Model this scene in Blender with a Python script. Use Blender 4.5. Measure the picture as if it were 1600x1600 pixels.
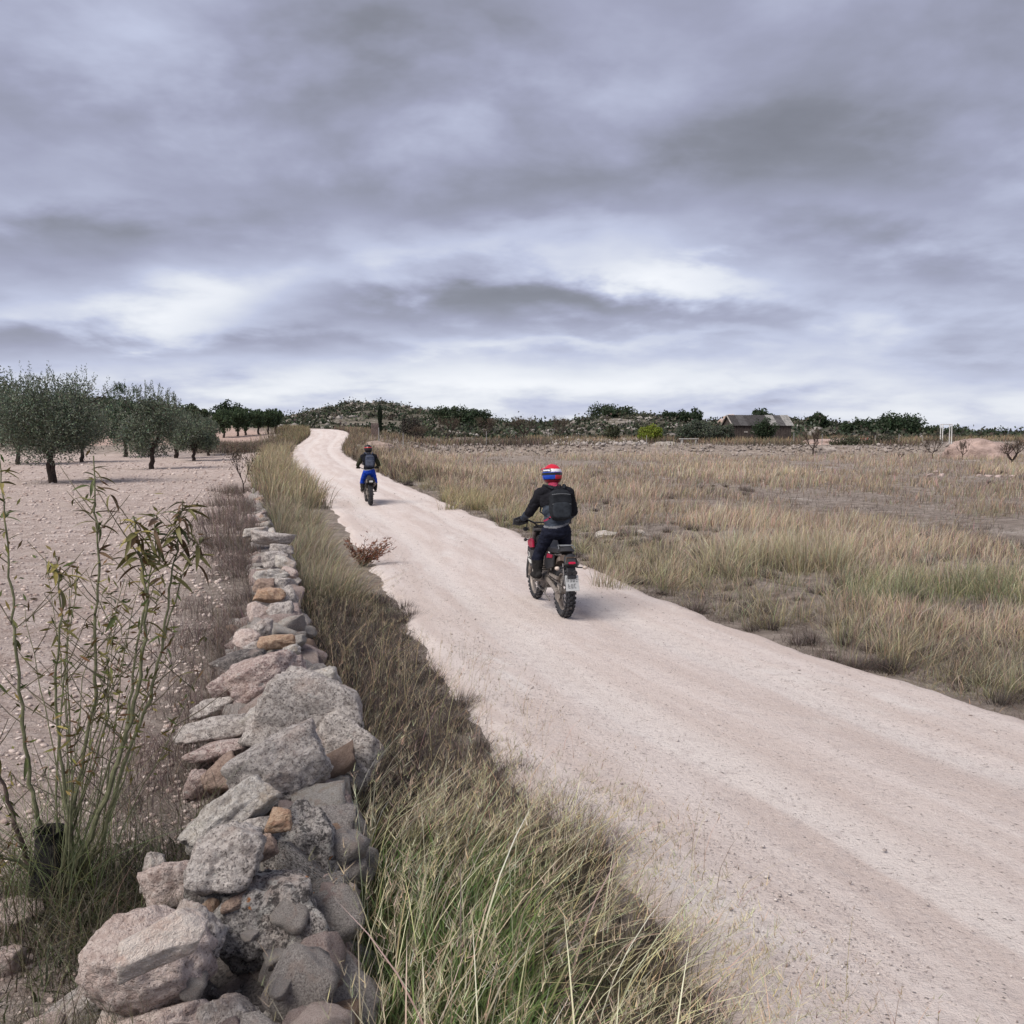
import bpy, bmesh, math, random
import numpy as np
from mathutils import Vector, Matrix

R = math.radians
scene = bpy.context.scene
for o in list(bpy.data.objects):
    bpy.data.objects.remove(o)

# ------------------------------------------------------------------ camera
FPX = 1500.0                      # focal length in pixels of the 1600 px photograph
CAM = np.array([0.0, 0.0, 2.2])
PITCH = math.atan(116.0 / FPX)    # horizon on row 684
cam_d = bpy.data.cameras.new('camera')
cam_d.sensor_width = 36.0
cam_d.lens = 36.0 * FPX / 1600.0
cam_d.clip_start = 0.05
cam_d.clip_end = 6000.0
cam = bpy.data.objects.new('camera', cam_d)
scene.collection.objects.link(cam)
cam.location = CAM
cam.rotation_euler = (R(90) - PITCH, 0, 0)
scene.camera = cam

# ------------------------------------------------------------------ world: overcast cloud deck
SUN_EL, SUN_AZ = 50.0, -132.0      # azimuth from +Y, negative = towards -X
world = bpy.data.worlds.new('World')
scene.world = world
world.use_nodes = True
WT = world.node_tree
WT.nodes.clear()
def wn(t, **kw):
    n = WT.nodes.new(t)
    for k, v in kw.items():
        setattr(n, k, v)
    return n
def wset(sock, v):
    if hasattr(v, 'is_output') or isinstance(v, bpy.types.NodeSocket):
        WT.links.new(v, sock)
    else:
        sock.default_value = v
def wm(op, a, b=0.0, c=None):
    n = wn('ShaderNodeMath', operation=op)
    wset(n.inputs[0], a); wset(n.inputs[1], b)
    if c is not None: wset(n.inputs[2], c)
    return n.outputs[0]
tc = wn('ShaderNodeTexCoord')
sp = wn('ShaderNodeSeparateXYZ'); WT.links.new(tc.outputs['Generated'], sp.inputs[0])
dx, dy, dz = sp.outputs
zp = wm('MAXIMUM', dz, 0.0)
zc = wm('ADD', zp, 0.21)
cb = wn('ShaderNodeCombineXYZ')
wset(cb.inputs[0], wm('DIVIDE', dx, zc)); wset(cb.inputs[1], wm('DIVIDE', dy, zc)); wset(cb.inputs[2], 3.7)
def wnoise(scale, detail, rough, dist, off):
    mp = wn('ShaderNodeMapping'); WT.links.new(cb.outputs[0], mp.inputs['Vector'])
    mp.inputs['Location'].default_value = off
    n = wn('ShaderNodeTexNoise', noise_dimensions='2D'); n.inputs['Scale'].default_value = scale
    n.inputs['Detail'].default_value = detail; n.inputs['Roughness'].default_value = rough
    n.inputs['Distortion'].default_value = dist
    WT.links.new(mp.outputs[0], n.inputs['Vector'])
    return n.outputs['Fac']
n1 = wnoise(0.8, 3.0, 0.5, 0.0, (3.1, 7.7, 0.0))
n2 = wnoise(2.3, 5.0, 0.52, 0.12, (11.3, 2.2, 1.0))
n3 = wnoise(8, 4.0, 0.5, 0.0, (1.3, 9.2, 2.0))
yq = wm('MAXIMUM', dy, 0.15)
ta = wm('DIVIDE', dx, yq)
te = wm('DIVIDE', zp, yq)
# wobble the coordinates of the large cloud masses with the noise so that they have ragged rims
ta = wm('ADD', ta, wm('MULTIPLY', wm('SUBTRACT', n2, 0.5), 0.26))
te = wm('ADD', te, wm('MULTIPLY', wm('MULTIPLY', wm('SUBTRACT', n2, 0.5), 0.5), wm('ADD', te, 0.06)))
SKY_MASSES = [  # px, row, half width, half height, brightness: the cloud masses and openings in view
    (1040, 436, 130, 26, 0.34), (800, 372, 210, 38, 0.20), (300, 475, 120, 40, 0.34), (60, 490, 110, 30, 0.16),
    (160, 300, 150, 36, 0.10), (330, 430, 90, 30, 0.12), (840, 600, 420, 26, 0.12), (1100, 590, 350, 18, 0.08),
    (300, 590, 380, 26, 0.08), (900, 535, 260, 12, 0.10), (1480, 640, 220, 18, 0.08), (560, 440, 160, 30, 0.10),
    (120, 150, 340, 130, -0.13), (700, 60, 500, 60, 0.03), (1250, 330, 200, 26, 0.06),
    (150, 385, 260, 30, -0.07), (740, 478, 300, 22, -0.14), (700, 300, 330, 45, -0.09), (1250, 255, 330, 60, -0.09),
    (1420, 430, 230, 46, -0.10), (980, 500, 220, 16, -0.12), (250, 545, 260, 16, -0.08), (1300, 520, 300, 22, -0.06),
    (480, 190, 260, 60, -0.05), (1500, 100, 260, 90, -0.06), (1130, 415, 60, 26, -0.06), (1500, 580, 220, 16, -0.07),
]
tev = wn('ShaderNodeCombineXYZ'); wset(tev.inputs[0], ta); wset(tev.inputs[1], te)
acc = 0.0
for (px, py, sx, sy, am) in SKY_MASSES:
    a0 = (px - 800) / FPX
    e0 = math.tan(math.atan((800 - py) / FPX) - PITCH)
    vm = wn('ShaderNodeVectorMath', operation='MULTIPLY_ADD'); WT.links.new(tev.outputs[0], vm.inputs[0])
    vm.inputs[1].default_value = (FPX / sx, FPX / sy, 0); vm.inputs[2].default_value = (-a0 * FPX / sx, -e0 * FPX / sy, 0)
    dt = wn('ShaderNodeVectorMath', operation='DOT_PRODUCT'); WT.links.new(vm.outputs[0], dt.inputs[0]); WT.links.new(vm.outputs[0], dt.inputs[1])
    acc = wm('MULTIPLY_ADD', wm('POWER', 0.5, dt.outputs['Value']), am * 1.3, acc)
base = wm('ADD', wm('MULTIPLY', wm('SUBTRACT', n1, 0.5), 0.62), wm('MULTIPLY', wm('SUBTRACT', n2, 0.5), 0.55))
base = wm('ADD', base, wm('MULTIPLY', wm('SUBTRACT', n3, 0.5), 0.10))
lift = wm('MULTIPLY', wm('EXPONENT', wm('MULTIPLY', zp, -7.5)), 0.47)      # a deck is brighter towards the horizon
val = wm('ADD', wm('ADD', wm('ADD', base, lift), acc), 0.34)
ramp = wn('ShaderNodeValToRGB')
WT.links.new(val, ramp.inputs[0])
cr = ramp.color_ramp
cr.elements[0].position = 0.0; cr.elements[0].color = (0.190, 0.195, 0.225, 1)
cr.elements[1].position = 1.0; cr.elements[1].color = (0.93, 0.95, 1.0, 1)
for p_, c_ in ((0.20, (0.250, 0.258, 0.310)), (0.40, (0.372, 0.386, 0.515)), (0.60, (0.55, 0.588, 0.755)), (0.80, (0.78, 0.81, 0.89))):
    e_ = cr.elements.new(p_); e_.color = c_ + (1,)
skyt = wn('ShaderNodeTexSky', sky_type='NISHITA')
skyt.sun_disc = False
skyt.sun_elevation = R(SUN_EL); skyt.sun_rotation = R(SUN_AZ)
skym = wn('ShaderNodeVectorMath', operation='SCALE'); WT.links.new(skyt.outputs[0], skym.inputs[0]); skym.inputs['Scale'].default_value = 0.10
mixc = wn('ShaderNodeMix', data_type='RGBA')
mixc.inputs['Factor'].default_value = 0.93
WT.links.new(skym.outputs[0], mixc.inputs['A']); WT.links.new(ramp.outputs[0], mixc.inputs['B'])
bg = wn('ShaderNodeBackground'); bg.inputs['Strength'].default_value = 0.36
WT.links.new(mixc.outputs['Result'], bg.inputs['Color'])
world.cycles.sampling_method = 'MANUAL'; world.cycles.sample_map_resolution = 256
wo = wn('ShaderNodeOutputWorld'); WT.links.new(bg.outputs[0], wo.inputs['Surface'])

# ------------------------------------------------------------------ the veiled sun
sun_d = bpy.data.lights.new('sun', 'SUN')
sun_d.energy = 1.5
sun_d.angle = R(40)
sun_d.color = (1.0, 0.93, 0.86)
sun = bpy.data.objects.new('sun', sun_d)
scene.collection.objects.link(sun)
sdir = Vector((math.sin(R(SUN_AZ)) * math.cos(R(SUN_EL)), math.cos(R(SUN_AZ)) * math.cos(R(SUN_EL)), math.sin(R(SUN_EL))))
sun.rotation_euler = sdir.to_track_quat('Z', 'Y').to_euler()
sun.location = sdir * 50

vs = scene.view_settings
vs.view_transform = 'Standard'; vs.look = 'None'; vs.gamma = 1.0; vs.use_curve_mapping = False
vs.exposure = 1.5
scene.cycles.max_bounces = 5
scene.cycles.diffuse_bounces = 3
scene.cycles.use_denoising = True

# ------------------------------------------------------------------ helpers
rng = np.random.default_rng(7)
random.seed(7)
CO = scene.collection.objects

def ray(px, py):
    cp, sp_ = math.cos(PITCH), math.sin(PITCH)
    f = np.array([0, cp, -sp_]); u = np.array([0, sp_, cp]); r = np.array([1.0, 0, 0])
    return f + (px - 800) / FPX * r - (py - 800) / FPX * u
def at_y(px, py, Y):
    d = ray(px, py); return CAM + d * (Y / d[1])
def at_z(px, py, Z):
    d = ray(px, py); return CAM + d * ((Z - CAM[2]) / d[2])
def depth_of(p):
    return (p[1]) * math.cos(PITCH) - (p[2] - CAM[2]) * math.sin(PITCH)

def _hash(ix, iy, iz, seed):
    h = (ix.astype(np.int64) * 374761393 + iy.astype(np.int64) * 668265263 + iz.astype(np.int64) * 1440662683 + seed * 974634777) & 0x7fffffff
    h = ((h ^ (h >> 13)) * 1274126177) & 0x7fffffff
    h = ((h ^ (h >> 16)) * 668265263) & 0x7fffffff
    return ((h ^ (h >> 15)) & 0xffff) / 65535.0
def vnoise(p, seed=0):
    p = np.asarray(p, float)
    if p.shape[-1] == 2:
        p = np.concatenate([p, np.zeros(p.shape[:-1] + (1,))], -1)
    i = np.floor(p); f = p - i; i = i.astype(np.int64)
    f = f * f * (3 - 2 * f)
    out = 0
    for a in (0, 1):
        for b in (0, 1):
            for c in (0, 1):
                w = (f[..., 0] if a else 1 - f[..., 0]) * (f[..., 1] if b else 1 - f[..., 1]) * (f[..., 2] if c else 1 - f[..., 2])
                out = out + w * _hash(i[..., 0] + a, i[..., 1] + b, i[..., 2] + c, seed)
    return out * 2 - 1
def fbm(p, oct=4, seed=0, gain=0.5):
    p = np.asarray(p, float); s = 0; a = 1.0; t = 0
    for k in range(oct):
        s = s + a * vnoise(p * (2.03 ** k) + 17.3 * k, seed + k); t += a; a *= gain
    return s / t
def sstep(a, b, x):
    t = np.clip((x - a) / (b - a), 0, 1); return t * t * (3 - 2 * t)

# ---- materials
def new_mat(name):
    m = bpy.data.materials.new(name); m.use_nodes = True
    nt = m.node_tree; nt.nodes.clear()
    out = nt.nodes.new('ShaderNodeOutputMaterial')
    return m, nt, out
def lk(nt, a, b): nt.links.new(a, b)
def nd(nt, t, **kw):
    n = nt.nodes.new(t)
    for k, v in kw.items(): setattr(n, k, v)
    return n
def noise(nt, vec, scale, detail=4, rough=0.55, dist=0.0):
    n = nd(nt, 'ShaderNodeTexNoise')
    n.inputs['Scale'].default_value = scale; n.inputs['Detail'].default_value = detail
    n.inputs['Roughness'].default_value = rough; n.inputs['Distortion'].default_value = dist
    if vec is not None: lk(nt, vec, n.inputs['Vector'])
    return n.outputs['Fac']
def rampf(nt, fac, a, b, lo=0.0, hi=1.0):
    n = nd(nt, 'ShaderNodeMapRange'); n.interpolation_type = 'SMOOTHSTEP'
    lk(nt, fac, n.inputs['Value'])
    n.inputs['From Min'].default_value = a; n.inputs['From Max'].default_value = b
    n.inputs['To Min'].default_value = lo; n.inputs['To Max'].default_value = hi
    return n.outputs['Result']
def mixc_(nt, fac, a, b, mode='MIX'):
    n = nd(nt, 'ShaderNodeMix', data_type='RGBA', blend_type=mode)
    for s, v in ((n.inputs['Factor'], fac), (n.inputs['A'], a), (n.inputs['B'], b)):
        if isinstance(v, bpy.types.NodeSocket): lk(nt, v, s)
        elif isinstance(v, (int, float)): s.default_value = v
        else: s.default_value = tuple(v)[:3] + (1,)
    return n.outputs['Result']
def mth(nt, op, a, b=0.0):
    n = nd(nt, 'ShaderNodeMath', operation=op)
    for s, v in ((n.inputs[0], a), (n.inputs[1], b)):
        if isinstance(v, bpy.types.NodeSocket): lk(nt, v, s)
        else: s.default_value = v
    return n.outputs[0]
def bump(nt, h, strength, dist, nrm=None):
    n = nd(nt, 'ShaderNodeBump'); n.inputs['Strength'].default_value = strength; n.inputs['Distance'].default_value = dist
    lk(nt, h, n.inputs['Height'])
    if nrm is not None: lk(nt, nrm, n.inputs['Normal'])
    return n.outputs[0]
def principled(nt, out, col, rough=0.7, metal=0.0, normal=None, spec=0.5):
    b = nd(nt, 'ShaderNodeBsdfPrincipled')
    if isinstance(col, bpy.types.NodeSocket): lk(nt, col, b.inputs['Base Color'])
    else: b.inputs['Base Color'].default_value = tuple(col)[:3] + (1,)
    if isinstance(rough, bpy.types.NodeSocket): lk(nt, rough, b.inputs['Roughness'])
    else: b.inputs['Roughness'].default_value = rough
    b.inputs['Metallic'].default_value = metal
    b.inputs['Specular IOR Level'].default_value = spec
    if normal is not None: lk(nt, normal, b.inputs['Normal'])
    lk(nt, b.outputs[0], out.inputs['Surface'])
    return b
MATS = {}
def M(name, col, rough=0.6, var=0.15, scale=12.0, bmp=0.2, bdist=0.002, metal=0.0, dust=0.0, spec=0.4):
    """plain procedural material: colour with noise wear, pale road dust and fine relief"""
    if name in MATS: return MATS[name]
    m, nt, out = new_mat(name)
    t = nd(nt, 'ShaderNodeTexCoord').outputs['Object']
    n = noise(nt, t, scale, 5, 0.6)
    dark = tuple(c * (1 - var) for c in col); lite = tuple(min(1, c * (1 + var) + 0.01 * var) for c in col)
    c = mixc_(nt, rampf(nt, n, 0.3, 0.7), dark, lite)
    if dust > 0:
        d = noise(nt, t, scale * 0.5 + 3, 6, 0.65)
        c = mixc_(nt, rampf(nt, d, 0.62 - dust * 0.45, 0.8, 0.0, min(1, dust * 1.3)), c, (0.42, 0.36, 0.32))
    nb = bump(nt, noise(nt, t, scale * 6, 4, 0.6), bmp, bdist)
    principled(nt, out, c, rough, metal, nb, spec)
    MATS[name] = m
    return m

# ---- mesh building
def np_mesh(name, V, F, mats, parent=None, cols=None, smooth=False, mat_idx=None, attrs=None):
    """V (n,3); F list of equal-length faces (m,k) array; or list of lists"""
    me = bpy.data.meshes.new(name)
    V = np.asarray(V, np.float32)
    if isinstance(F, np.ndarray):
        m, k = F.shape
        me.vertices.add(len(V)); me.vertices.foreach_set('co', V.ravel())
        me.loops.add(m * k); me.loops.foreach_set('vertex_index', F.astype(np.int32).ravel())
        me.polygons.add(m)
        me.polygons.foreach_set('loop_start', np.arange(0, m * k, k, dtype=np.int32))
        me.polygons.foreach_set('loop_total', np.full(m, k, np.int32))
        me.update(calc_edges=True)
    else:
        me.from_pydata([tuple(v) for v in V], [], F); me.update()
    if cols is not None:
        a = me.color_attributes.new('Col', 'FLOAT_COLOR', 'POINT')
        c4 = np.ones((len(V), 4), np.float32); c4[:, :3] = cols
        a.data.foreach_set('color', c4.ravel())
    if attrs:
        for an, av in attrs.items():
            a = me.attributes.new(an, 'FLOAT', 'POINT'); a.data.foreach_set('value', np.asarray(av, np.float32))
    for mt in (mats if isinstance(mats, (list, tuple)) else [mats]):
        me.materials.append(mt)
    if mat_idx is not None:
        me.polygons.foreach_set('material_index', np.asarray(mat_idx, np.int32))
    if smooth:
        me.polygons.foreach_set('use_smooth', np.ones(len(me.polygons), bool))
    o = bpy.data.objects.new(name, me); CO.link(o)
    if parent is not None: o.parent = parent
    return o
def tag(o, label=None, cat=None, group=None, kind=None):
    if label: o['label'] = label
    if cat: o['category'] = cat
    if group: o['group'] = group
    if kind: o['kind'] = kind
    return o
def empty(name, loc, rz=0.0, label=None, cat=None, group=None):
    o = bpy.data.objects.new(name, None); CO.link(o)
    o.empty_display_size = 0.1
    o.location = tuple(loc); o.rotation_euler = (0, 0, rz)
    return tag(o, label, cat, group)

class MB:
    """collects simple shapes and links them as one mesh object"""
    def __init__(s): s.v = []; s.f = []; s.m = []
    def add(s, vs, fs, mi=0):
        b = len(s.v); s.v += [tuple(v) for v in vs]
        s.f += [tuple(b + i for i in f) for f in fs]; s.m += [mi] * len(fs)
        return s
    def box(s, c, d, rot=None, mi=0, taper=1.0, bev=0.0):
        """box of size d about c, long edges chamfered by bev, top scaled by taper"""
        hx, hy, hz = [q / 2 for q in d]; b = min(bev, hx * .9, hy * .9, hz * .9)
        vs = []; fs = []
        if b <= 0:
            for z in (-1, 1):
                t = taper if z > 0 else 1
                for x, y in ((-1, -1), (1, -1), (1, 1), (-1, 1)): vs.append(Vector((x * hx * t, y * hy * t, z * hz)))
            fs = [(3, 2, 1, 0), (4, 5, 6, 7), (0, 1, 5, 4), (1, 2, 6, 5), (2, 3, 7, 6), (3, 0, 4, 7)]
        else:
            rings = [(-hz, b), (-hz + b, 0), (hz - b, 0), (hz, b)]
            for zi, (z, ins) in enumerate(rings):
                t = taper if zi >= 2 else 1
                ax, ay = (hx - ins) * t, (hy - ins) * t
                for (x, y) in ((-ax + b, -ay), (ax - b, -ay), (ax, -ay + b), (ax, ay - b), (ax - b, ay), (-ax + b, ay), (-ax, ay - b), (-ax, -ay + b)):
                    vs.append(Vector((x, y, z)))
            fs = [tuple(range(7, -1, -1)), tuple(range(24, 32))]
            for k in range(3):
                for i in range(8):
                    j = (i + 1) % 8; fs.append((k * 8 + i, k * 8 + j, k * 8 + 8 + j, k * 8 + 8 + i))
        if rot is not None:
            vs = [rot @ v for v in vs]
        cv = Vector(c)
        return s.add([v + cv for v in vs], fs, mi)
    def tube(s, pts, rad, seg=8, mi=0, cap=True, closed=False):
        pts = [Vector(p) for p in pts]; n = len(pts)
        if not hasattr(rad, '__len__'): rad = [rad] * n
        vs = []; fs = []; up = None
        for i, p in enumerate(pts):
            a = pts[i - 1] if (i > 0 or closed) else p
            b = pts[(i + 1) % n] if (i < n - 1 or closed) else p
            t = (b - a).normalized() if (b - a).length > 1e-9 else Vector((0, 0, 1))
            if up is None:
                up = Vector((0, 0, 1)) if abs(t.z) < 0.9 else Vector((1, 0, 0))
            x = t.cross(up)
            if x.length < 1e-6: x = t.orthogonal()
            x.normalize(); y = x.cross(t).normalized(); up = y
            for k in range(seg):
                an = 2 * math.pi * k / seg
                vs.append(p + (x * math.cos(an) + y * math.sin(an)) * rad[i])
        for i in range(n if closed else n - 1):
            j = (i + 1) % n
            for k in range(seg):
                l = (k + 1) % seg
                fs.append((i * seg + k, i * seg + l, j * seg + l, j * seg + k))
        if cap and not closed:
            fs.append(tuple(range(seg - 1, -1, -1))); fs.append(tuple(range((n - 1) * seg, n * seg)))
        return s.add(vs, fs, mi)
    def lathe(s, prof, c, axis='X', seg=24, mi=0, closed=True):
        """profile [(radius, along)] spun about an axis through c"""
        vs = []; fs = []; n = len(prof)
        for k in range(seg):
            a = 2 * math.pi * k / seg
            for (r, h) in prof:
                if axis == 'X': v = (h, r * math.cos(a), r * math.sin(a))
                elif axis == 'Y': v = (r * math.cos(a), h, r * math.sin(a))
                else: v = (r * math.cos(a), r * math.sin(a), h)
                vs.append(Vector(v) + Vector(c))
        for k in range(seg):
            l = (k + 1) % seg
            for i in range(n if closed else n - 1):
                j = (i + 1) % n
                fs.append((k * n + i, k * n + j, l * n + j, l * n + i))
        return s.add(vs, fs, mi)
    def prism(s, poly, x0, x1, mi=0, plane='YZ', inset=0.0):
        """polygon given in a plane, extruded along the third axis from x0 to x1"""
        def mk(a, b, h):
            return {'YZ': (h, a, b), 'XZ': (a, h, b), 'XY': (a, b, h)}[plane]
        n = len(poly)
        if inset > 0:
            cx = sum(p[0] for p in poly) / n; cy = sum(p[1] for p in poly) / n
            ins = [(p[0] + (cx - p[0]) * inset, p[1] + (cy - p[1]) * inset) for p in poly]
            e = (x1 - x0) * 0.25
            layers = [(ins, x0), (poly, x0 + e), (poly, x1 - e), (ins, x1)]
        else: layers = [(poly, x0), (poly, x1)]
        vs = [mk(a, b, h) for pl, h in layers for a, b in pl]
        fs = [tuple(range(n - 1, -1, -1)), tuple(range((len(layers) - 1) * n, len(layers) * n))]
        for q in range(len(layers) - 1):
            for i in range(n):
                j = (i + 1) % n; fs.append((q * n + i, q * n + j, q * n + n + j, q * n + n + i))
        return s.add(vs, fs, mi)
    def ellipsoid(s, c, r, rot=None, seg=14, ring=9, mi=0):
        vs = []; fs = []; c = Vector(c)
        for i in range(ring + 1):
            th = math.pi * i / ring
            for k in range(seg):
                a = 2 * math.pi * k / seg
                v = Vector((r[0] * math.sin(th) * math.cos(a), r[1] * math.sin(th) * math.sin(a), r[2] * math.cos(th)))
                if rot is not None: v = rot @ v
                vs.append(v + c)
        for i in range(ring):
            for k in range(seg):
                l = (k + 1) % seg
                fs.append((i * seg + k, i * seg + seg + k, i * seg + seg + l, i * seg + l))
        return s.add(vs, fs, mi)
    def build(s, name, mats, parent=None, smooth=False):
        me = bpy.data.meshes.new(name); me.from_pydata(s.v, [], s.f)
        for m in (mats if isinstance(mats, (list, tuple)) else [mats]): me.materials.append(m)
        me.polygons.foreach_set('material_index', s.m)
        bm = bmesh.new(); bm.from_mesh(me); bmesh.ops.remove_doubles(bm, verts=bm.verts, dist=1e-5)
        bmesh.ops.recalc_face_normals(bm, faces=bm.faces); bm.to_mesh(me); bm.free()
        if smooth:
            me.polygons.foreach_set('use_smooth', np.ones(len(me.polygons), bool))
            try: me.set_sharp_from_angle(angle=R(42))
            except Exception: pass
        me.update()
        o = bpy.data.objects.new(name, me); CO.link(o)
        if parent is not None: o.parent = parent
        return o
def copy_tree(o, parent=None):
    c = o.copy(); CO.link(c); c.parent = parent
    for ch in list(o.children): copy_tree(ch, c)
    return c
# ------------------------------------------------------------------ the lie of the land
_d  = np.array([-8, 0, 3.45, 4.5, 5.7, 7.5, 8.78, 10.9, 13.4, 17.7, 22.6, 28.5, 36, 43, 57, 68, 78, 88, 98, 108, 120, 135, 160.])
_xl = np.array([2.6, 1.6, 0.98, 0.72, 0.30, -0.30, -0.62, -1.1, -1.66, -2.66, -3.75, -5.35, -7.44, -9.6, -13.0, -15.6, -17.5, -18.6, -19.9, -22.5, -28, -38, -58])
_xr = np.array([9.0, 6.9, 5.75, 5.3, 4.8, 4.0, 3.4, 2.56, 1.88, 1.13, 0.05, -1.6, -3.7, -5.9, -9.3, -12.3, -13.9, -15.0, -16.2, -18.8, -24, -34, -54])
_zr = np.array([0, 0, 0, 0, 0, 0, 0, 0, 0, 0, 0.0, .13, .28, .55, .85, 1.16, 1.63, 2.14, 2.8, 3.25, 3.35, 3.3, 3.0])
def smooth_interp(y, X, Y):
    w = 0.5 + 0.09 * np.abs(y); return sum(np.interp(y + k * w, X, Y) * c for k, c in ((-1.5, 1), (-.75, 2), (0, 3), (.75, 2), (1.5, 1))) / 9
def XL(y): return smooth_interp(y, _d, _xl)
def XR(y): return smooth_interp(y, _d, _xr)
def ZR(y): return smooth_interp(y, _d, _zr)
_wy = np.array([0.6, 1.5, 2.5, 3.05, 3.9, 5, 6.1, 8.4, 12, 15.4, 23.5, 34, 60.])
_wx = np.array([-0.72, -.76, -.83, -.86, -1.0, -1.18, -1.5, -2.12, -3.05, -3.95, -6.2, -9.3, -17])
def XW(y): return np.interp(y, _wy, _wx)
def ZLf(y): return np.interp(y, [0, 20, 40, 60, 74, 80, 95, 130, 200], [.30, .34, .42, .72, 1.0, 1.5, 2.4, 3.7, 4.5])
def ZFf(y): return np.interp(y, [0, 30, 60, 85, 87.5, 89, 120, 200], [-.05, -.03, .24, .55, .6, 1.45, 2.0, 2.6])
_sk_px = np.array([-900, -200, 0, 160, 200, 300, 400, 445, 500, 560, 600, 680, 740, 780, 850, 900, 950, 1010, 1060, 1100, 1150, 1200, 1270, 1300, 1380, 1440, 1500, 1600, 1800, 2600])
_sk_row = np.array([628, 625, 628, 627, 633, 648, 657, 651, 639, 630, 630, 643, 652, 662, 666, 660, 653, 653, 659, 662, 655, 660, 662, 666, 675, 682, 686, 690, 692, 692.])
def H(x, y):
    x = np.asarray(x, float); y = np.asarray(y, float)
    xl, xr, zr = XL(y), XR(y), ZR(y)
    sl = xl - x; sr = x - xr
    # left: verge, then the field held up by the dry stone wall
    w0 = np.where(y < 26, (xl - XW(y)) - 0.12, 0.6); w1 = np.where(y < 26, (xl - XW(y)) + 0.22, 5.0)
    zl = zr - 0.05 + (ZLf(y) - zr + 0.05) * sstep(w0, w1, sl)
    # low scrubby bank at the end of the olive field
    zl = zl + 0.5 * np.exp(-((y - 74 + 0.06 * (x + 30)) / 3.0) ** 2) * sstep(1, 6, sl) * sstep(60, 30, sl)
    zrr = zr - 0.05 + (ZFf(y + 0.9 * np.sin(x * 0.13) + 0.04 * x) - zr + 0.05) * sstep(0.4, 3 + y * 0.07, sr)
    zrr = zrr + 0.16 * np.exp(-((sr - 1.9) / 0.5) ** 2) * sstep(3, 6, y) * sstep(22, 12, y)      # little windrow of earth
    z = np.where(x < (xl + xr) / 2, zl, zrr)
    on = (sl < 0) & (sr < 0)
    z = np.where(on, zr - 0.05, z)
    # distant ridge
    px = 800 + FPX * x / np.maximum(y, 1.0)
    row = np.interp(px, _sk_px, _sk_row)
    yr = np.interp(px, [0, 300, 420, 760, 820, 1600], [150, 170, 250, 250, 205, 185])
    rz = CAM[2] + (684 - row) / FPX * yr
    t = sstep(112, yr, y) if np.isscalar(yr) else np.clip((y - 112) / (yr - 112), 0, 1) ** 1.25
    z = np.where(y > 112, z + (rz - z) * np.clip(t, 0, 1), z)
    far = sstep(0, 1, (y - yr * 1.15) / (yr * 0.8))
    z = np.where(y > yr, np.where(y > yr * 1.15, rz + (np.minimum(rz, 0.6) - rz) * far, rz), z)
    rough = np.where(on, 0.0, 1.0)
    n = fbm(np.stack([x * 0.35, y * 0.35], -1), 3, 5) * 0.07 + fbm(np.stack([x * 2.1, y * 2.1], -1), 3, 9) * 0.035
    n = n + fbm(np.stack([x * 0.05, y * 0.05], -1), 3, 21) * 0.9 * sstep(100, 160, y)
    return z + n * rough * np.clip(np.minimum(np.abs(sl), np.abs(sr)) * 1.5, 0.15, 1)
def Hs(x, y): return float(H(np.array([x]), np.array([y]))[0])
def ground_px(px, py):
    """where the line of sight through a pixel meets the land"""
    d = ray(px, py); t = np.geomspace(1.5, 500, 4000)
    p = CAM[None] + d[None] * t[:, None]
    below = p[:, 2] < H(p[:, 0], p[:, 1])
    k = int(np.argmax(below)) if below.any() else len(t) - 1
    return p[k]

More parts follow.
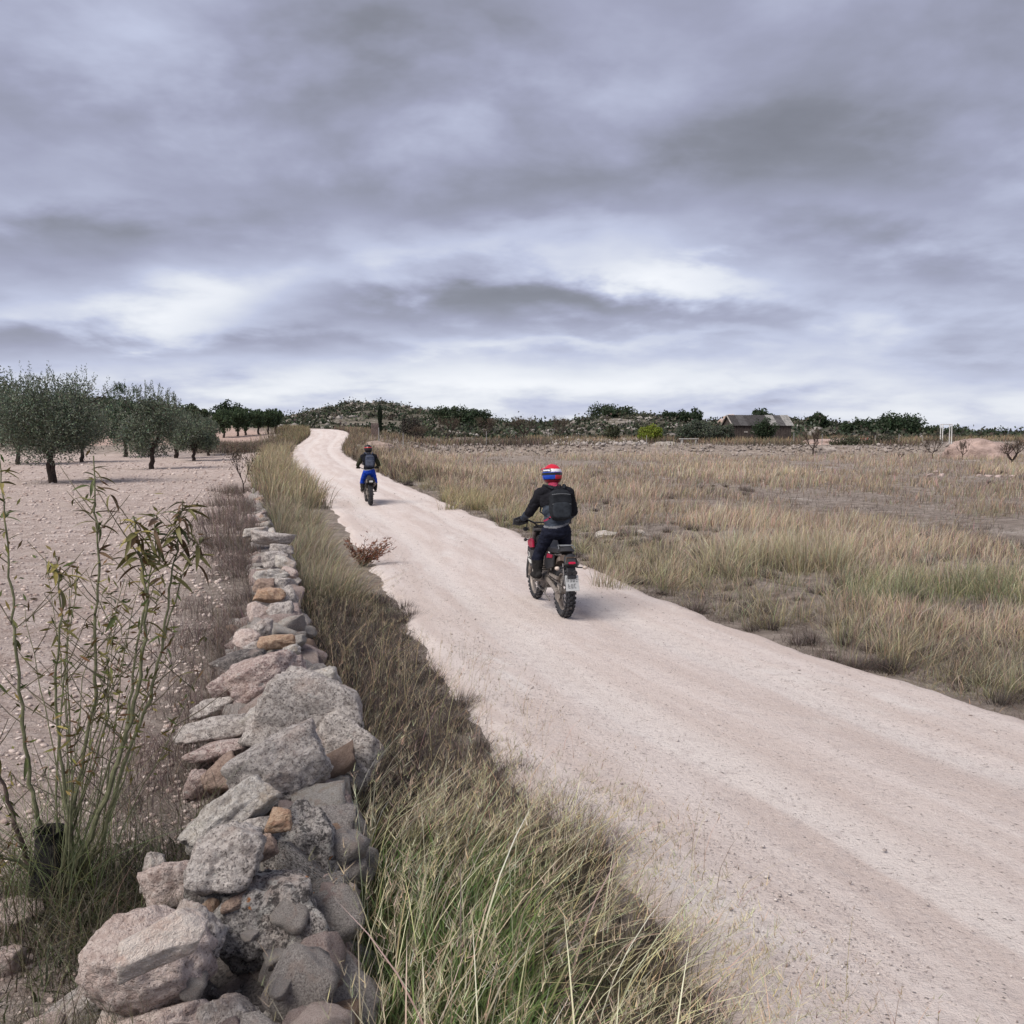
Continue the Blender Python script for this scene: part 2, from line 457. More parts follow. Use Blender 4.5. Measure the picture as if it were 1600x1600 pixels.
# ---- ground material
def ground_material():
    m, nt, out = new_mat('ground_soil')
    t = nd(nt, 'ShaderNodeNewGeometry').outputs['Position']
    def attr(n): return nd(nt, 'ShaderNodeAttribute', attribute_name=n).outputs['Fac']
    a_field, a_hill, a_red = attr('tilled'), attr('scrub'), attr('red')
    nL = noise(nt, t, 0.55, 5, 0.6); nM = noise(nt, t, 2.6, 8, 0.7, 0.9); nF = noise(nt, t, 28.0, 6, 0.7); nX = noise(nt, t, 110.0, 3, 0.6)
    # tilled pinkish limestone soil
    f = mixc_(nt, rampf(nt, nM, 0.36, 0.66), (0.41, 0.32, 0.28), (0.67, 0.575, 0.525))
    f = mixc_(nt, rampf(nt, nF, 0.5, 0.72), f, (0.70, 0.63, 0.585))
    f = mixc_(nt, rampf(nt, nF, 0.50, 0.33), f, (0.23, 0.18, 0.162))
    f = mixc_(nt, rampf(nt, nL, 0.45, 0.7, 0, 0.5), f, (0.50, 0.415, 0.36))
    # verge and fallow soil with litter
    v = mixc_(nt, rampf(nt, nM, 0.32, 0.7), (0.17, 0.138, 0.115), (0.40, 0.345, 0.30))
    v = mixc_(nt, rampf(nt, nF, 0.55, 0.75), v, (0.56, 0.51, 0.47))
    v = mixc_(nt, rampf(nt, nL, 0.55, 0.75, 0, 0.7), v, (0.55, 0.495, 0.45))
    # scrub hill: brown litter, pale limestone
    h = mixc_(nt, rampf(nt, noise(nt, t, 0.25, 6, 0.65), 0.35, 0.65), (0.085, 0.080, 0.060), (0.19, 0.168, 0.135))
    h = mixc_(nt, rampf(nt, noise(nt, t, 0.6, 7, 0.7, 0.6), 0.55, 0.66), h, (0.36, 0.335, 0.305))
    r = mixc_(nt, rampf(nt, nM, 0.3, 0.7), (0.38, 0.265, 0.22), (0.54, 0.42, 0.36))
    c = mixc_(nt, a_field, v, f); c = mixc_(nt, a_red, c, r); c = mixc_(nt, a_hill, c, h)
    hh = mth(nt, 'ADD', mth(nt, 'MULTIPLY', nM, 0.45), mth(nt, 'ADD', mth(nt, 'MULTIPLY', nF, 0.5), mth(nt, 'MULTIPLY', nX, 0.18)))
    principled(nt, out, c, 0.95, 0, bump(nt, hh, 1.0, 0.11), 0.15)
    return m
def road_material():
    m, nt, out = new_mat('road_dust')
    uv = nd(nt, 'ShaderNodeAttribute', attribute_name='across').outputs['Fac']
    vv = nd(nt, 'ShaderNodeAttribute', attribute_name='along').outputs['Fac']
    t = nd(nt, 'ShaderNodeNewGeometry').outputs['Position']
    cbn = nd(nt, 'ShaderNodeCombineXYZ'); lk(nt, uv, cbn.inputs[0]); lk(nt, mth(nt, 'MULTIPLY', vv, 0.10), cbn.inputs[1])
    streak = noise(nt, cbn.outputs[0], 2.3, 6, 0.6, 0.3)
    cb2 = nd(nt, 'ShaderNodeCombineXYZ'); lk(nt, uv, cb2.inputs[0]); lk(nt, mth(nt, 'MULTIPLY', vv, 0.33), cb2.inputs[1])
    patch = noise(nt, cb2.outputs[0], 1.15, 7, 0.62, 0.5)
    tr1 = mth(nt, 'ABSOLUTE', mth(nt, 'SUBTRACT', mth(nt, 'ABSOLUTE', mth(nt, 'ADD', uv, mth(nt, 'MULTIPLY', mth(nt, 'SUBTRACT', streak, 0.5), 0.9))), 0.85))
    fine = noise(nt, t, 34, 6, 0.7); grit = noise(nt, t, 120, 3, 0.6); mid = noise(nt, t, 7, 6, 0.65)
    c = mixc_(nt, rampf(nt, streak, 0.35, 0.66), (0.58, 0.495, 0.452), (0.675, 0.605, 0.568))
    c = mixc_(nt, rampf(nt, patch, 0.54, 0.72, 0, 0.7), c, (0.72, 0.685, 0.655))
    c = mixc_(nt, rampf(nt, tr1, 0.30, 0.08, 0, 0.55), c, (0.70, 0.65, 0.615))
    c = mixc_(nt, rampf(nt, mid, 0.50, 0.70, 0, 0.65), c, (0.52, 0.455, 0.43))
    c = mixc_(nt, rampf(nt, fine, 0.44, 0.30, 0, 0.85), c, (0.28, 0.232, 0.215))
    c = mixc_(nt, rampf(nt, fine, 0.56, 0.72, 0, 0.85), c, (0.74, 0.69, 0.65))
    vor = nd(nt, 'ShaderNodeTexVoronoi'); vor.inputs['Scale'].default_value = 26; lk(nt, t, vor.inputs['Vector'])
    peb = rampf(nt, vor.outputs['Distance'], 0.26, 0.10)
    sel = rampf(nt, noise(nt, t, 9, 3), 0.50, 0.62)
    pf = mth(nt, 'MULTIPLY', peb, sel)
    pc = mixc_(nt, nd(nt, 'ShaderNodeSeparateColor').outputs[0], (0.3, 0.25, 0.23), (0.6, 0.56, 0.52))
    sc_ = pc.node.inputs['Factor'].links[0].from_node; lk(nt, vor.outputs['Color'], sc_.inputs[0])
    c = mixc_(nt, mth(nt, 'MULTIPLY', pf, 0.8), c, pc)
    hh = mth(nt, 'ADD', mth(nt, 'MULTIPLY', fine, 0.5), mth(nt, 'ADD', mth(nt, 'MULTIPLY', grit, 0.25), mth(nt, 'ADD', mth(nt, 'MULTIPLY', mid, 0.5), mth(nt, 'MULTIPLY', pf, 0.35))))
    principled(nt, out, c, 0.95, 0, bump(nt, hh, 1.0, 0.042), 0.12)
    return m

# ---- ground sheet
ys = np.concatenate([np.linspace(-9, 1.4, 24), np.linspace(1.6, 16, 190), np.geomspace(16.1, 330, 230)[1:], np.geomspace(340, 5200, 26)])
ts = np.linspace(-1, 1, 381); ts = np.sign(ts) * (0.55 * np.abs(ts) + 0.45 * np.abs(ts) ** 2)
Yg, Tg = np.meshgrid(ys, ts, indexing='ij')
Xg = Tg * (9 + np.maximum(Yg, 0) * 0.95)
Zg = H(Xg, Yg)
nr, nc = Xg.shape
idx = np.arange(nr * nc).reshape(nr, nc)
Fg = np.stack([idx[:-1, :-1], idx[:-1, 1:], idx[1:, 1:], idx[1:, :-1]], -1).reshape(-1, 4)
slg = XL(Yg) - Xg
nz = fbm(np.stack([Xg * .25, Yg * .25], -1), 3, 31)
tilled = sstep(2.0, 2.9, slg + nz * 0.7 + np.where(Yg < 26, 0, 1.0)) * sstep(73, 69, Yg + nz * 3 - 0.06 * (Xg + 30) * 0)
red = sstep(3, 6, slg) * sstep(79, 84, Yg + nz * 3) * sstep(150, 120, Yg)
scrub = sstep(112, 135, Yg + nz * 8)
ground = np_mesh('ground', np.stack([Xg, Yg, Zg], -1).reshape(-1, 3), Fg, ground_material(), smooth=True,
                 attrs={'tilled': tilled.ravel(), 'red': red.ravel(), 'scrub': scrub.ravel()})
tag(ground, 'pinkish tilled soil, fallow verge and scrubby hills', 'ground', kind='structure')

# ---- road sheet with ragged edges, wheel ruts
yr_ = np.concatenate([np.linspace(-8, 2, 20), np.linspace(2.1, 20, 260), np.geomspace(20.1, 150, 170)])
ur = np.linspace(-0.12, 1.12, 61)
Yr, Ur = np.meshgrid(yr_, ur, indexing='ij')
xl_, xr_ = XL(Yr), XR(Yr)
Xr = xl_ + (xr_ - xl_) * Ur
edge = np.minimum(Ur, 1 - Ur) * (xr_ - xl_)
rag = fbm(np.stack([Xr * 1.3, Yr * 1.3], -1), 4, 44) * 0.17
drop = sstep(0.10, -0.40, edge + rag) * 0.20
rut = -0.018 * np.exp(-((Ur - 0.27) / 0.07) ** 2) - 0.018 * np.exp(-((Ur - 0.72) / 0.07) ** 2) + 0.012 * np.exp(-((Ur - 0.5) / 0.1) ** 2)
zn = fbm(np.stack([Xr * 0.9, Yr * 0.9], -1), 4, 46) * 0.014 + fbm(np.stack([Xr * 5, Yr * 5], -1), 3, 48) * 0.006
Zr = ZR(Yr) + rut + zn - drop
nr, nc = Xr.shape; idx = np.arange(nr * nc).reshape(nr, nc)
Fr = np.stack([idx[:-1, :-1], idx[:-1, 1:], idx[1:, 1:], idx[1:, :-1]], -1).reshape(-1, 4)
road = np_mesh('road', np.stack([Xr, Yr, Zr], -1).reshape(-1, 3), Fr, road_material(), smooth=True,
               attrs={'across': ((Ur - 0.5) * (xr_ - xl_)).ravel(), 'along': Yr.ravel()})
tag(road, 'pale dusty unpaved limestone track', 'road', kind='structure')
# ------------------------------------------------------------------ stones and the dry stone wall
def rock_material(name, base, lite, dark, speck=0.5, lichen=0.0, black=0.0, orange=0.0, warm=None, mott=0.6):
    m, nt, out = new_mat(name)
    tcn = nd(nt, 'ShaderNodeTexCoord').outputs['Object']
    oi = nd(nt, 'ShaderNodeObjectInfo').outputs['Random']
    off = nd(nt, 'ShaderNodeCombineXYZ'); lk(nt, mth(nt, 'MULTIPLY', oi, 37.0), off.inputs[0]); lk(nt, mth(nt, 'MULTIPLY', oi, 91.0), off.inputs[1])
    va = nd(nt, 'ShaderNodeVectorMath', operation='ADD'); lk(nt, tcn, va.inputs[0]); lk(nt, off.outputs[0], va.inputs[1])
    t = va.outputs[0]
    big = noise(nt, t, 6, 5, 0.6, 0.4); mid = noise(nt, t, 26, 6, 0.68, 0.3); fin = noise(nt, t, 95, 5, 0.7); pit = noise(nt, t, 150, 3, 0.6)
    c = mixc_(nt, rampf(nt, big, 0.34, 0.66), base, lite)
    c = mixc_(nt, rampf(nt, mid, 0.36, 0.56), c, lite)
    c = mixc_(nt, rampf(nt, mid, 0.42, 0.28, 0, 0.7), c, dark)
    mo = noise(nt, t, 40, 7, 0.7, 0.4)
    c = mixc_(nt, rampf(nt, mo, 0.52, 0.44, 0, mott), c, tuple(q * 1.35 for q in dark))
    c = mixc_(nt, rampf(nt, mo, 0.55, 0.62, 0, mott * .7), c, tuple(min(.78, q * 1.12) for q in lite))
    if warm: c = mixc_(nt, rampf(nt, noise(nt, t, 9, 5, 0.6), 0.52, 0.66, 0, 0.7), c, warm)
    c = mixc_(nt, rampf(nt, fin, 0.45, 0.36, 0, speck), c, tuple(q * 0.42 for q in dark))
    c = mixc_(nt, rampf(nt, fin, 0.56, 0.74, 0, 0.45), c, tuple(min(0.8, q * 1.35) for q in lite))
    if lichen > 0:
        c = mixc_(nt, rampf(nt, noise(nt, t, 4.5, 4), 0.52, 0.68, 0, 0.45), c, (0.50, 0.385, 0.33))
        l1 = noise(nt, t, 17, 8, 0.74, 0.3)
        c = mixc_(nt, rampf(nt, l1, 0.66 - 0.2 * lichen, 0.72 - 0.16 * lichen, 0, 0.85), c, (0.56, 0.545, 0.51))
    if black > 0:
        b1 = noise(nt, t, 30, 9, 0.78, 0.35)
        c = mixc_(nt, rampf(nt, b1, 0.66 - 0.22 * black, 0.72 - 0.19 * black, 0, 0.85), c, (0.048, 0.044, 0.045))
    if orange > 0:
        v = nd(nt, 'ShaderNodeTexVoronoi'); v.inputs['Scale'].default_value = 14; lk(nt, t, v.inputs['Vector'])
        wob = mth(nt, 'ADD', v.outputs['Distance'], mth(nt, 'MULTIPLY', mth(nt, 'SUBTRACT', fin, 0.5), 0.35))
        sel = rampf(nt, noise(nt, t, 7, 2), 0.60 - 0.1 * orange, 0.64 - 0.1 * orange)
        c = mixc_(nt, mth(nt, 'MULTIPLY', rampf(nt, wob, 0.22, 0.12), sel), c, (0.50, 0.21, 0.07))
    h = mth(nt, 'ADD', mth(nt, 'MULTIPLY', mid, 0.9), mth(nt, 'ADD', mth(nt, 'MULTIPLY', fin, 0.5), mth(nt, 'MULTIPLY', pit, 0.22)))
    principled(nt, out, c, 0.92, 0, bump(nt, h, 1.0, 0.040), 0.2)
    return m
ROCK = {
    'pink':  rock_material('stone_pink', (0.55, 0.42, 0.37), (0.74, 0.63, 0.575), (0.28, 0.20, 0.175), 0.8, 0.10, 0.12, mott=.42),
    'cream': rock_material('stone_cream', (0.66, 0.53, 0.455), (0.78, 0.70, 0.63), (0.50, 0.35, 0.29), 0.25, 0.0, 0.0, 0, (0.58, 0.41, 0.34), mott=.12),
    'grey':  rock_material('stone_grey', (0.42, 0.375, 0.34), (0.65, 0.60, 0.56), (0.18, 0.155, 0.145), 0.9, 0.35, 0.40),
    'white': rock_material('stone_white', (0.52, 0.475, 0.425), (0.70, 0.665, 0.615), (0.27, 0.24, 0.215), 0.7, 0.35, 0.25, 0, (0.50, 0.42, 0.33)),
    'lich':  rock_material('stone_lichened', (0.31, 0.275, 0.255), (0.53, 0.495, 0.465), (0.10, 0.09, 0.087), 0.85, 0.75, 0.80, 1.0),
    'brown': rock_material('stone_brown', (0.31, 0.22, 0.175), (0.44, 0.33, 0.265), (0.17, 0.12, 0.10), 0.4, 0.1, 0.1),
    'orange': rock_material('stone_orange', (0.44, 0.27, 0.17), (0.58, 0.43, 0.31), (0.25, 0.14, 0.10), 0.4, 0.1, 0.0),
    'dark':  rock_material('stone_dark', (0.13, 0.115, 0.11), (0.25, 0.225, 0.21), (0.06, 0.055, 0.055), 0.6, 0.4, 0.5),
    'red':   rock_material('stone_red', (0.45, 0.335, 0.30), (0.63, 0.53, 0.49), (0.18, 0.11, 0.105), 0.95, 0.40, 0.32),
}
_ico = {}
def ico(level):
    if level not in _ico:
        bm = bmesh.new(); bmesh.ops.create_icosphere(bm, subdivisions=level, radius=1.0)
        V = np.array([v.co[:] for v in bm.verts]); F = np.array([[v.index for v in f.verts] for f in bm.faces]); bm.free()
        V /= np.linalg.norm(V, axis=1)[:, None]; _ico[level] = (V, F)
    return _ico[level]
def rock_shape(seed, level=4, flat=0.5, planes=11, rough=0.05, boxy=0.0, lo=0.46):
    """unit-ish stone: a sphere cut by random planes, edges worn, surface pitted"""
    V, F = ico(level); r = np.random.default_rng(seed)
    N = r.normal(size=(planes, 3)); N /= np.linalg.norm(N, axis=1)[:, None]
    off = r.uniform(lo, 0.92, planes)
    if boxy > 0:
        ax = np.vstack([np.eye(3), -np.eye(3)]) + r.normal(scale=0.13, size=(6, 3)); ax /= np.linalg.norm(ax, axis=1)[:, None]
        N = np.vstack([N, ax]); off = np.concatenate([off + 0.12 * boxy, r.uniform(0.58, 0.72, 6)])
    d = V @ N.T
    rad = np.where(d > 0.02, off[None] / np.maximum(d, 0.02), 9.0)
    k = 52.0
    s = -np.log(np.exp(-k * np.minimum(rad, 2.0)).sum(1) + np.exp(-k * 1.02)) / k
    s = s * (1 + fbm(V * 1.7 + seed * 3.1, 3, seed % 97) * 0.15 + fbm(V * 5 + seed, 3, seed % 89) * rough + fbm(V * 14 + seed, 2, seed % 83) * rough * 0.45)
    P = V * s[:, None]
    P -= (P.max(0) + P.min(0)) / 2
    P /= (P.max(0) - P.min(0)) / 2
    return P, F
wall = empty('dry_stone_wall', (XW(4.0), 4.0, 0.0), 0, 'rambling dry stone wall of lichened limestone between olive field and track', 'wall')
wall['kind'] = 'thing'
W0 = np.array([float(XW(4.0)), 4.0, 0.0])
def add_stone(center, axes, dims, seed, mat, level=4, parent=None, origin=W0, name='stone', **kw):
    P, F = rock_shape(seed, level, **kw)
    P = P * (np.array(dims) / 2)[None]
    o = np_mesh(name, P, F, ROCK[mat], parent=parent if parent is not None else wall, smooth=True)
    if level <= 3:
        o.data.polygons.foreach_set('use_smooth', np.ones(len(o.data.polygons), bool))
    A = Matrix(np.array(axes).T.tolist()).to_4x4()
    A.translation = Vector(np.asarray(center) - origin)
    o.matrix_local = A
    return o
def view_axes(p, roll):
    """stone axes: across the view, away, and up, rolled about the line of sight"""
    d = np.asarray(p) - CAM; d = d / np.linalg.norm(d)
    u = np.array([0, 0, 1.0]); x = np.cross(d, u); x /= np.linalg.norm(x); z = np.cross(x, d)
    a = R(roll); x2 = x * math.cos(a) + z * math.sin(a); z2 = -x * math.sin(a) + z * math.cos(a)
    return [x2, d, z2]
# the stones of the near end, one by one: px, row, width, height (px), roll, height of centre (m), kind, depth ratio
HERO = [
    (234, 1500, 212, 158, -4, .55, 'pink', 1.0, -1), (252, 1474, 150, 70, 18, .76, 'cream', 0.9, 0.1), (306, 1462, 96, 100, -20, .56, 'grey', 1.1, 0.2),
    (240, 1612, 190, 74, 3, .40, 'pink', 1.0, 0.3), (122, 1584, 128, 76, 33, .36, 'grey', 0.9, 0.3), (178, 1602, 62, 60, 40, .40, 'cream', 1.0, 0.2), (352, 1596, 108, 84, -22, .40, 'grey', 1.0, -1),
    (428, 1598, 66, 58, 0, .36, 'grey', 1.0, 0.3), (463, 1580, 40, 44, 12, .38, 'brown', 1.0, 0.5), (60, 1620, 90, 60, 12, .34, 'pink', 1.0, 0.2),
    (418, 1444, 166, 216, 24, .47, 'lich', 0.9, 0.4), (478, 1336, 128, 168, 16, .46, 'lich', 0.9, 0.3), (352, 1341, 116, 114, -12, .72, 'grey', 1.0, 0.25),
    (262, 1384, 84, 72, 8, .52, 'pink', 1.0, 0.7), (240, 1364, 38, 66, -6, .50, 'grey', 1.0, 0.1), (326, 1396, 78, 66, 0, .50, 'dark', 1.1, 0.3), (372, 1408, 68, 26, 14, .60, 'brown', 1.2, 0.1),
    (329, 1420, 32, 32, 0, .58, 'orange', 1.0, 0.2), (358, 1275, 164, 74, 25, .66, 'white', 0.8, 0.3), (437, 1282, 42, 40, -10, .70, 'orange', 1.0, 0.5),
    (411, 1322, 44, 44, 20, .66, 'brown', 1.0, 0.6), (392, 1296, 92, 34, 6, .62, 'grey', 1.2, 0.3), (436, 1206, 158, 116, 22, .56, 'grey', 0.9, 0.4),
    (496, 1136, 206, 150, -28, .58, 'grey', 0.8, 0.3), (538, 1172, 130, 88, -38, .50, 'grey', 0.8, 0.3), (502, 1064, 60, 44, 24, .62, 'white', 1.2, 0.3), (430, 1120, 110, 56, 14, .58, 'white', 1.1, 0.2),
    (334, 1140, 126, 40, 6, .52, 'grey', 1.5, 0.2), (352, 1172, 130, 34, 2, .47, 'red', 1.5, 0.2), (348, 1212, 66, 54, 30, .42, 'brown', 1.0, 0.1), (310, 1224, 50, 46, 0, .38, 'red', 1.0, 0.1),
    (418, 1062, 128, 82, 14, .62, 'red', 0.9, 0.2), (438, 1084, 84, 26, 28, .66, 'dark', 1.0, 0.2), (356, 1078, 58, 58, 20, .54, 'red', 1.0, 0.1), (340, 1104, 90, 30, 8, .46, 'grey', 1.3, 0.1),
    (376, 1036, 92, 42, 16, .58, 'dark', 1.1, 0.3), (432, 1003, 60, 24, 2, .64, 'orange', 1.2, 0.2), (384, 997, 44, 34, 30, .60, 'pink', 1.0, 0.1), (404, 1012, 44, 26, 24, .60, 'grey', 1.0, 0.1), (456, 1017, 30, 20, 8, .60, 'white', 1.0, 0.3),
    (411, 982, 38, 28, 20, .62, 'grey', 1.0, 0.2), (400, 958, 34, 36, 60, .60, 'pink', 1.0, 0.1), (438, 960, 46, 40, 10, .58, 'grey', 1.1, 0.1), (420, 930, 52, 26, 6, .62, 'orange', 1.2, 0.3), (448, 935, 34, 36, 30, .58, 'grey', 1.0, 0.2),
    (424, 899, 58, 20, 4, .64, 'white', 1.2, 0.2), (452, 895, 28, 18, -18, .60, 'pink', 1.2, 0.2), (412, 915, 36, 24, 0, .60, 'brown', 1.0, 0.3), (440, 913, 30, 22, 0, .60, 'grey', 1.0, 0.4), (430, 872, 44, 26, 12, .62, 'grey', 1.2, 0.2), (446, 880, 34, 22, -10, .60, 'white', 1.0, 0.1),
    (426, 842, 72, 22, -8, .66, 'grey', 1.4, 0.2), (400, 832, 42, 16, 4, .66, 'white', 1.3, 0.2), (440, 858, 38, 18, 0, .62, 'grey', 1.0, 0.2),
    # road side face
    (512, 1394, 66, 60, 10, .40, 'red', 1.0, 0.2), (520, 1350, 60, 84, 8, .40, 'pink', 1.0, 0.2), (526, 1268, 50, 54, 6, .42, 'red', 1.0, 0.1), (532, 1318, 52, 46, 6, .34, 'brown', 1.0, 0.3), (508, 1446, 74, 62, -8, .33, 'red', 1.0, 0.3), (540, 1420, 40, 96, 4, .24, 'orange', 1.0, 0.2),
    (492, 1494, 84, 46, -14, .33, 'red', 1.0, 0.2), (452, 1564, 84, 62, -16, .28, 'brown', 1.1, 0.2), (494, 1534, 66, 42, -8, .29, 'red', 1.0, 0.3), (486, 1572, 60, 44, 6, .22, 'pink', 1.0, 0.2), (534, 1500, 50, 56, 14, .26, 'red', 1.0, 0.3), (538, 1554, 58, 60, 8, .18, 'brown', 1.0, 0.2), (512, 1470, 30, 28, 0, .36, 'orange', 1.0, 0.3), (520, 1602, 90, 70, 0, .18, 'grey', 1.0, 0.2),
    (446, 1500, 90, 60, 0, .30, 'dark', 1.0, 0.2), (390, 1550, 90, 70, 0, .26, 'dark', 1.0, 0.2), (300, 1556, 110, 60, 0, .36, 'dark', 1.0, 0.2),
]
for i, (px, py, w, h, roll, zc_, kind, dr, bx_) in enumerate(HERO):
    p = at_z(px, py, zc_); c = depth_of(p)
    wd, hd = w * c / FPX, h * c / FPX
    lvl = 5 if w * h > 9000 else 4
    rgh = .05 if kind == 'cream' else .11
    rnd = bx_ < 0; bx_ = max(bx_, 0)
    add_stone(p, view_axes(p, roll), (wd, math.sqrt(wd * hd) * dr, hd), 100 + i * 7, kind, lvl, boxy=bx_, planes=5 if rnd else 14, rough=rgh, lo=.72 if rnd else .46)
# the rest of the wall: face and cap stones laid along the line
kinds = ['grey'] * 7 + ['red'] * 3 + ['pink'] * 4 + ['white'] * 4 + ['brown'] * 2 + ['lich'] * 2 + ['orange']
rs = random.Random(5)
rock_lib = {}
def lib_stone(center, rotz, dims, tilt, kind):
    s = rs.randrange(10); key = (s, kind)
    if key not in rock_lib:
        P, F = rock_shape(900 + s * 13, 3, planes=11, rough=0.08, boxy=rs.random() * 0.4)
        o = np_mesh('stone', P * 0.5, F, ROCK[kind], parent=wall, smooth=True); rock_lib[key] = o
    else:
        o = rock_lib[key].copy(); CO.link(o); o.parent = wall
    o.location = tuple(np.asarray(center) - W0); o.rotation_euler = (tilt[0], tilt[1], rotz); o.scale = dims
    return o
y = 1.3
while y < 33:
    x = float(XW(y)); ang = math.atan2(float(XW(y + .5) - XW(y - .5)), 1.0)
    zb = float(ZR(y)); far = y > 14
    top = 0.60 - .19 * float(sstep(7, 11, y)) - max(0, y - 14) * 0.014 + .07 * float(vnoise(np.array([[y * .9, 0.0]]), 7)[0])
    step = 0.20 if y < 9 else (0.27 if y < 16 else 0.42)
    lay = []
    if y < 16:
        lay += [(0.23, 0.12), (0.24, 0.33)]
    if y > 5.4: lay += [(0.10, top - 0.08), (-0.14, top - 0.09)]
    elif y < 5.4 and y > 2.2: lay += [(0.20, 0.45)]
    if 5.4 < y < 10: lay += [(-0.26, top - 0.18)]
    for (ox, oz) in lay:
        s = rs.uniform(0.8, 1.25)
        lib_stone((x + ox + rs.uniform(-.04, .04), y + rs.uniform(-.06, .06), zb + oz + rs.uniform(-.03, .03)), -ang + rs.uniform(-.5, .5),
                  (rs.uniform(.12, .36) * s * (1.2 if far else 1), step * rs.uniform(.8, 1.6), rs.uniform(.09, .22) * s), (rs.uniform(-.6, .6), rs.uniform(-.7, .7)), rs.choice(kinds))
    y += step
for i in range(46):          # small filler stones wedged between the big ones
    yy = rs.uniform(2.3, 6.2); s = rs.uniform(.05, .13)
    lib_stone((float(XW(yy)) + rs.uniform(-.26, .27), yy, rs.uniform(.36, .58)), rs.uniform(0, 6), (s * rs.uniform(.8, 1.5), s, s * rs.uniform(.6, 1)), (rs.uniform(-.5, .5), rs.uniform(-.5, .5)), rs.choice(['red', 'grey', 'pink', 'grey', 'white']))
# earth and rubble heart of the wall
cy = np.concatenate([np.linspace(0.9, 33, 150)]); prof = [(-.36, -0.1), (-.27, .30), (-.15, .40), (.06, .42), (.17, .33), (.22, .05), (.24, -.15)]
V = []
for yy in cy:
    hs = (1 if yy < 16 else max(0.25, 1 - (yy - 16) * .045)) * (0.95 if yy > 3.2 else 0.8)
    for (ox, oz) in prof:
        V.append((float(XW(yy)) + ox - W0[0], yy - W0[1], float(ZR(yy)) + (oz * hs if oz > 0 else oz)))
V = np.array(V); V[:, 0] += fbm(V * 5, 3, 3) * .05; V[:, 2] += fbm(V * 5 + 9, 3, 4) * .05
n = len(prof); F = [[i * n + j, i * n + j + 1, (i + 1) * n + j + 1, (i + 1) * n + j] for i in range(len(cy) - 1) for j in range(n - 1)]
np_mesh('rubble_core', V, np.array(F), ROCK['dark'], parent=wall, smooth=True)

# loose stones that lie about, each its own thing
ORD = ['first', 'second', 'third', 'fourth', 'fifth', 'sixth', 'seventh', 'eighth', 'ninth', 'tenth']
def loose_stone(px, py, wpx, hpx, kind, label, seed, group=None, lift=0.3):
    p = ground_px(px, py); c = depth_of(p)
    wd, hd = wpx * c / FPX, hpx * c / FPX
    P, F = rock_shape(seed, 4 if wpx > 30 else 3, planes=9, rough=0.05, boxy=0.2)
    o = np_mesh('loose_stone', P * (np.array([wd, wd * 0.8, hd]) / 2)[None], F, ROCK[kind], smooth=True)
    o.location = (p[0], p[1], p[2] + hd * lift); o.rotation_euler = (0.1, 0.05, seed * 0.7)
    return tag(o, label, 'stone', group)
loose_stone(888, 1502, 66, 46, 'white', 'pale rounded stone half buried in the grass beside the track', 11)
loose_stone(1445, 1452, 12, 9, 'grey', 'small grey stone alone on the bare track, lower right', 12)
loose_stone(1002, 836, 11, 11, 'white', 'small round white stone in the grass behind the near rider', 14)
loose_stone(948, 838, 44, 12, 'white', 'flat pale stone in low grass behind the near rider', 15)
loose_stone(20, 1515, 46, 44, 'pink', 'pinkish stone among dry weeds in the bottom left corner', 16)
loose_stone(28, 1440, 80, 34, 'pink', 'crumbly pink stone beside the black tree guard', 17)
loose_stone(560, 698, 9, 4, 'white', 'flat white stone on the bank above the far rider', 18)
for i, (px, py, w, h) in enumerate([(548, 703, 5, 4), (553, 706, 4, 3), (561, 707, 4, 3), (575, 709, 5, 3), (596, 713, 5, 3), (600, 719, 6, 3), (606, 722, 8, 3), (598, 725, 5, 3), (614, 731, 9, 3), (655, 740, 5, 3)]):
    loose_stone(px, py, w, h, 'white', ORD[i] + ' from the top of the small white stones on the bank beside the far rider', 20 + i, 'stones on the bank by the far rider')
for i, (px, py, w, h) in enumerate([(1283, 737, 16, 3), (1452, 744, 14, 4), (1462, 739, 12, 4), (1471, 744, 12, 4), (1530, 744, 10, 3), (1545, 745, 14, 3), (1560, 746, 14, 4), (1582, 746, 14, 4)]):
    loose_stone(px, py, w * .8, h * 1.3, 'red', ORD[i] + ' from the left of the pale stones in the dry right field', 40 + i, 'pale stones in the right field')
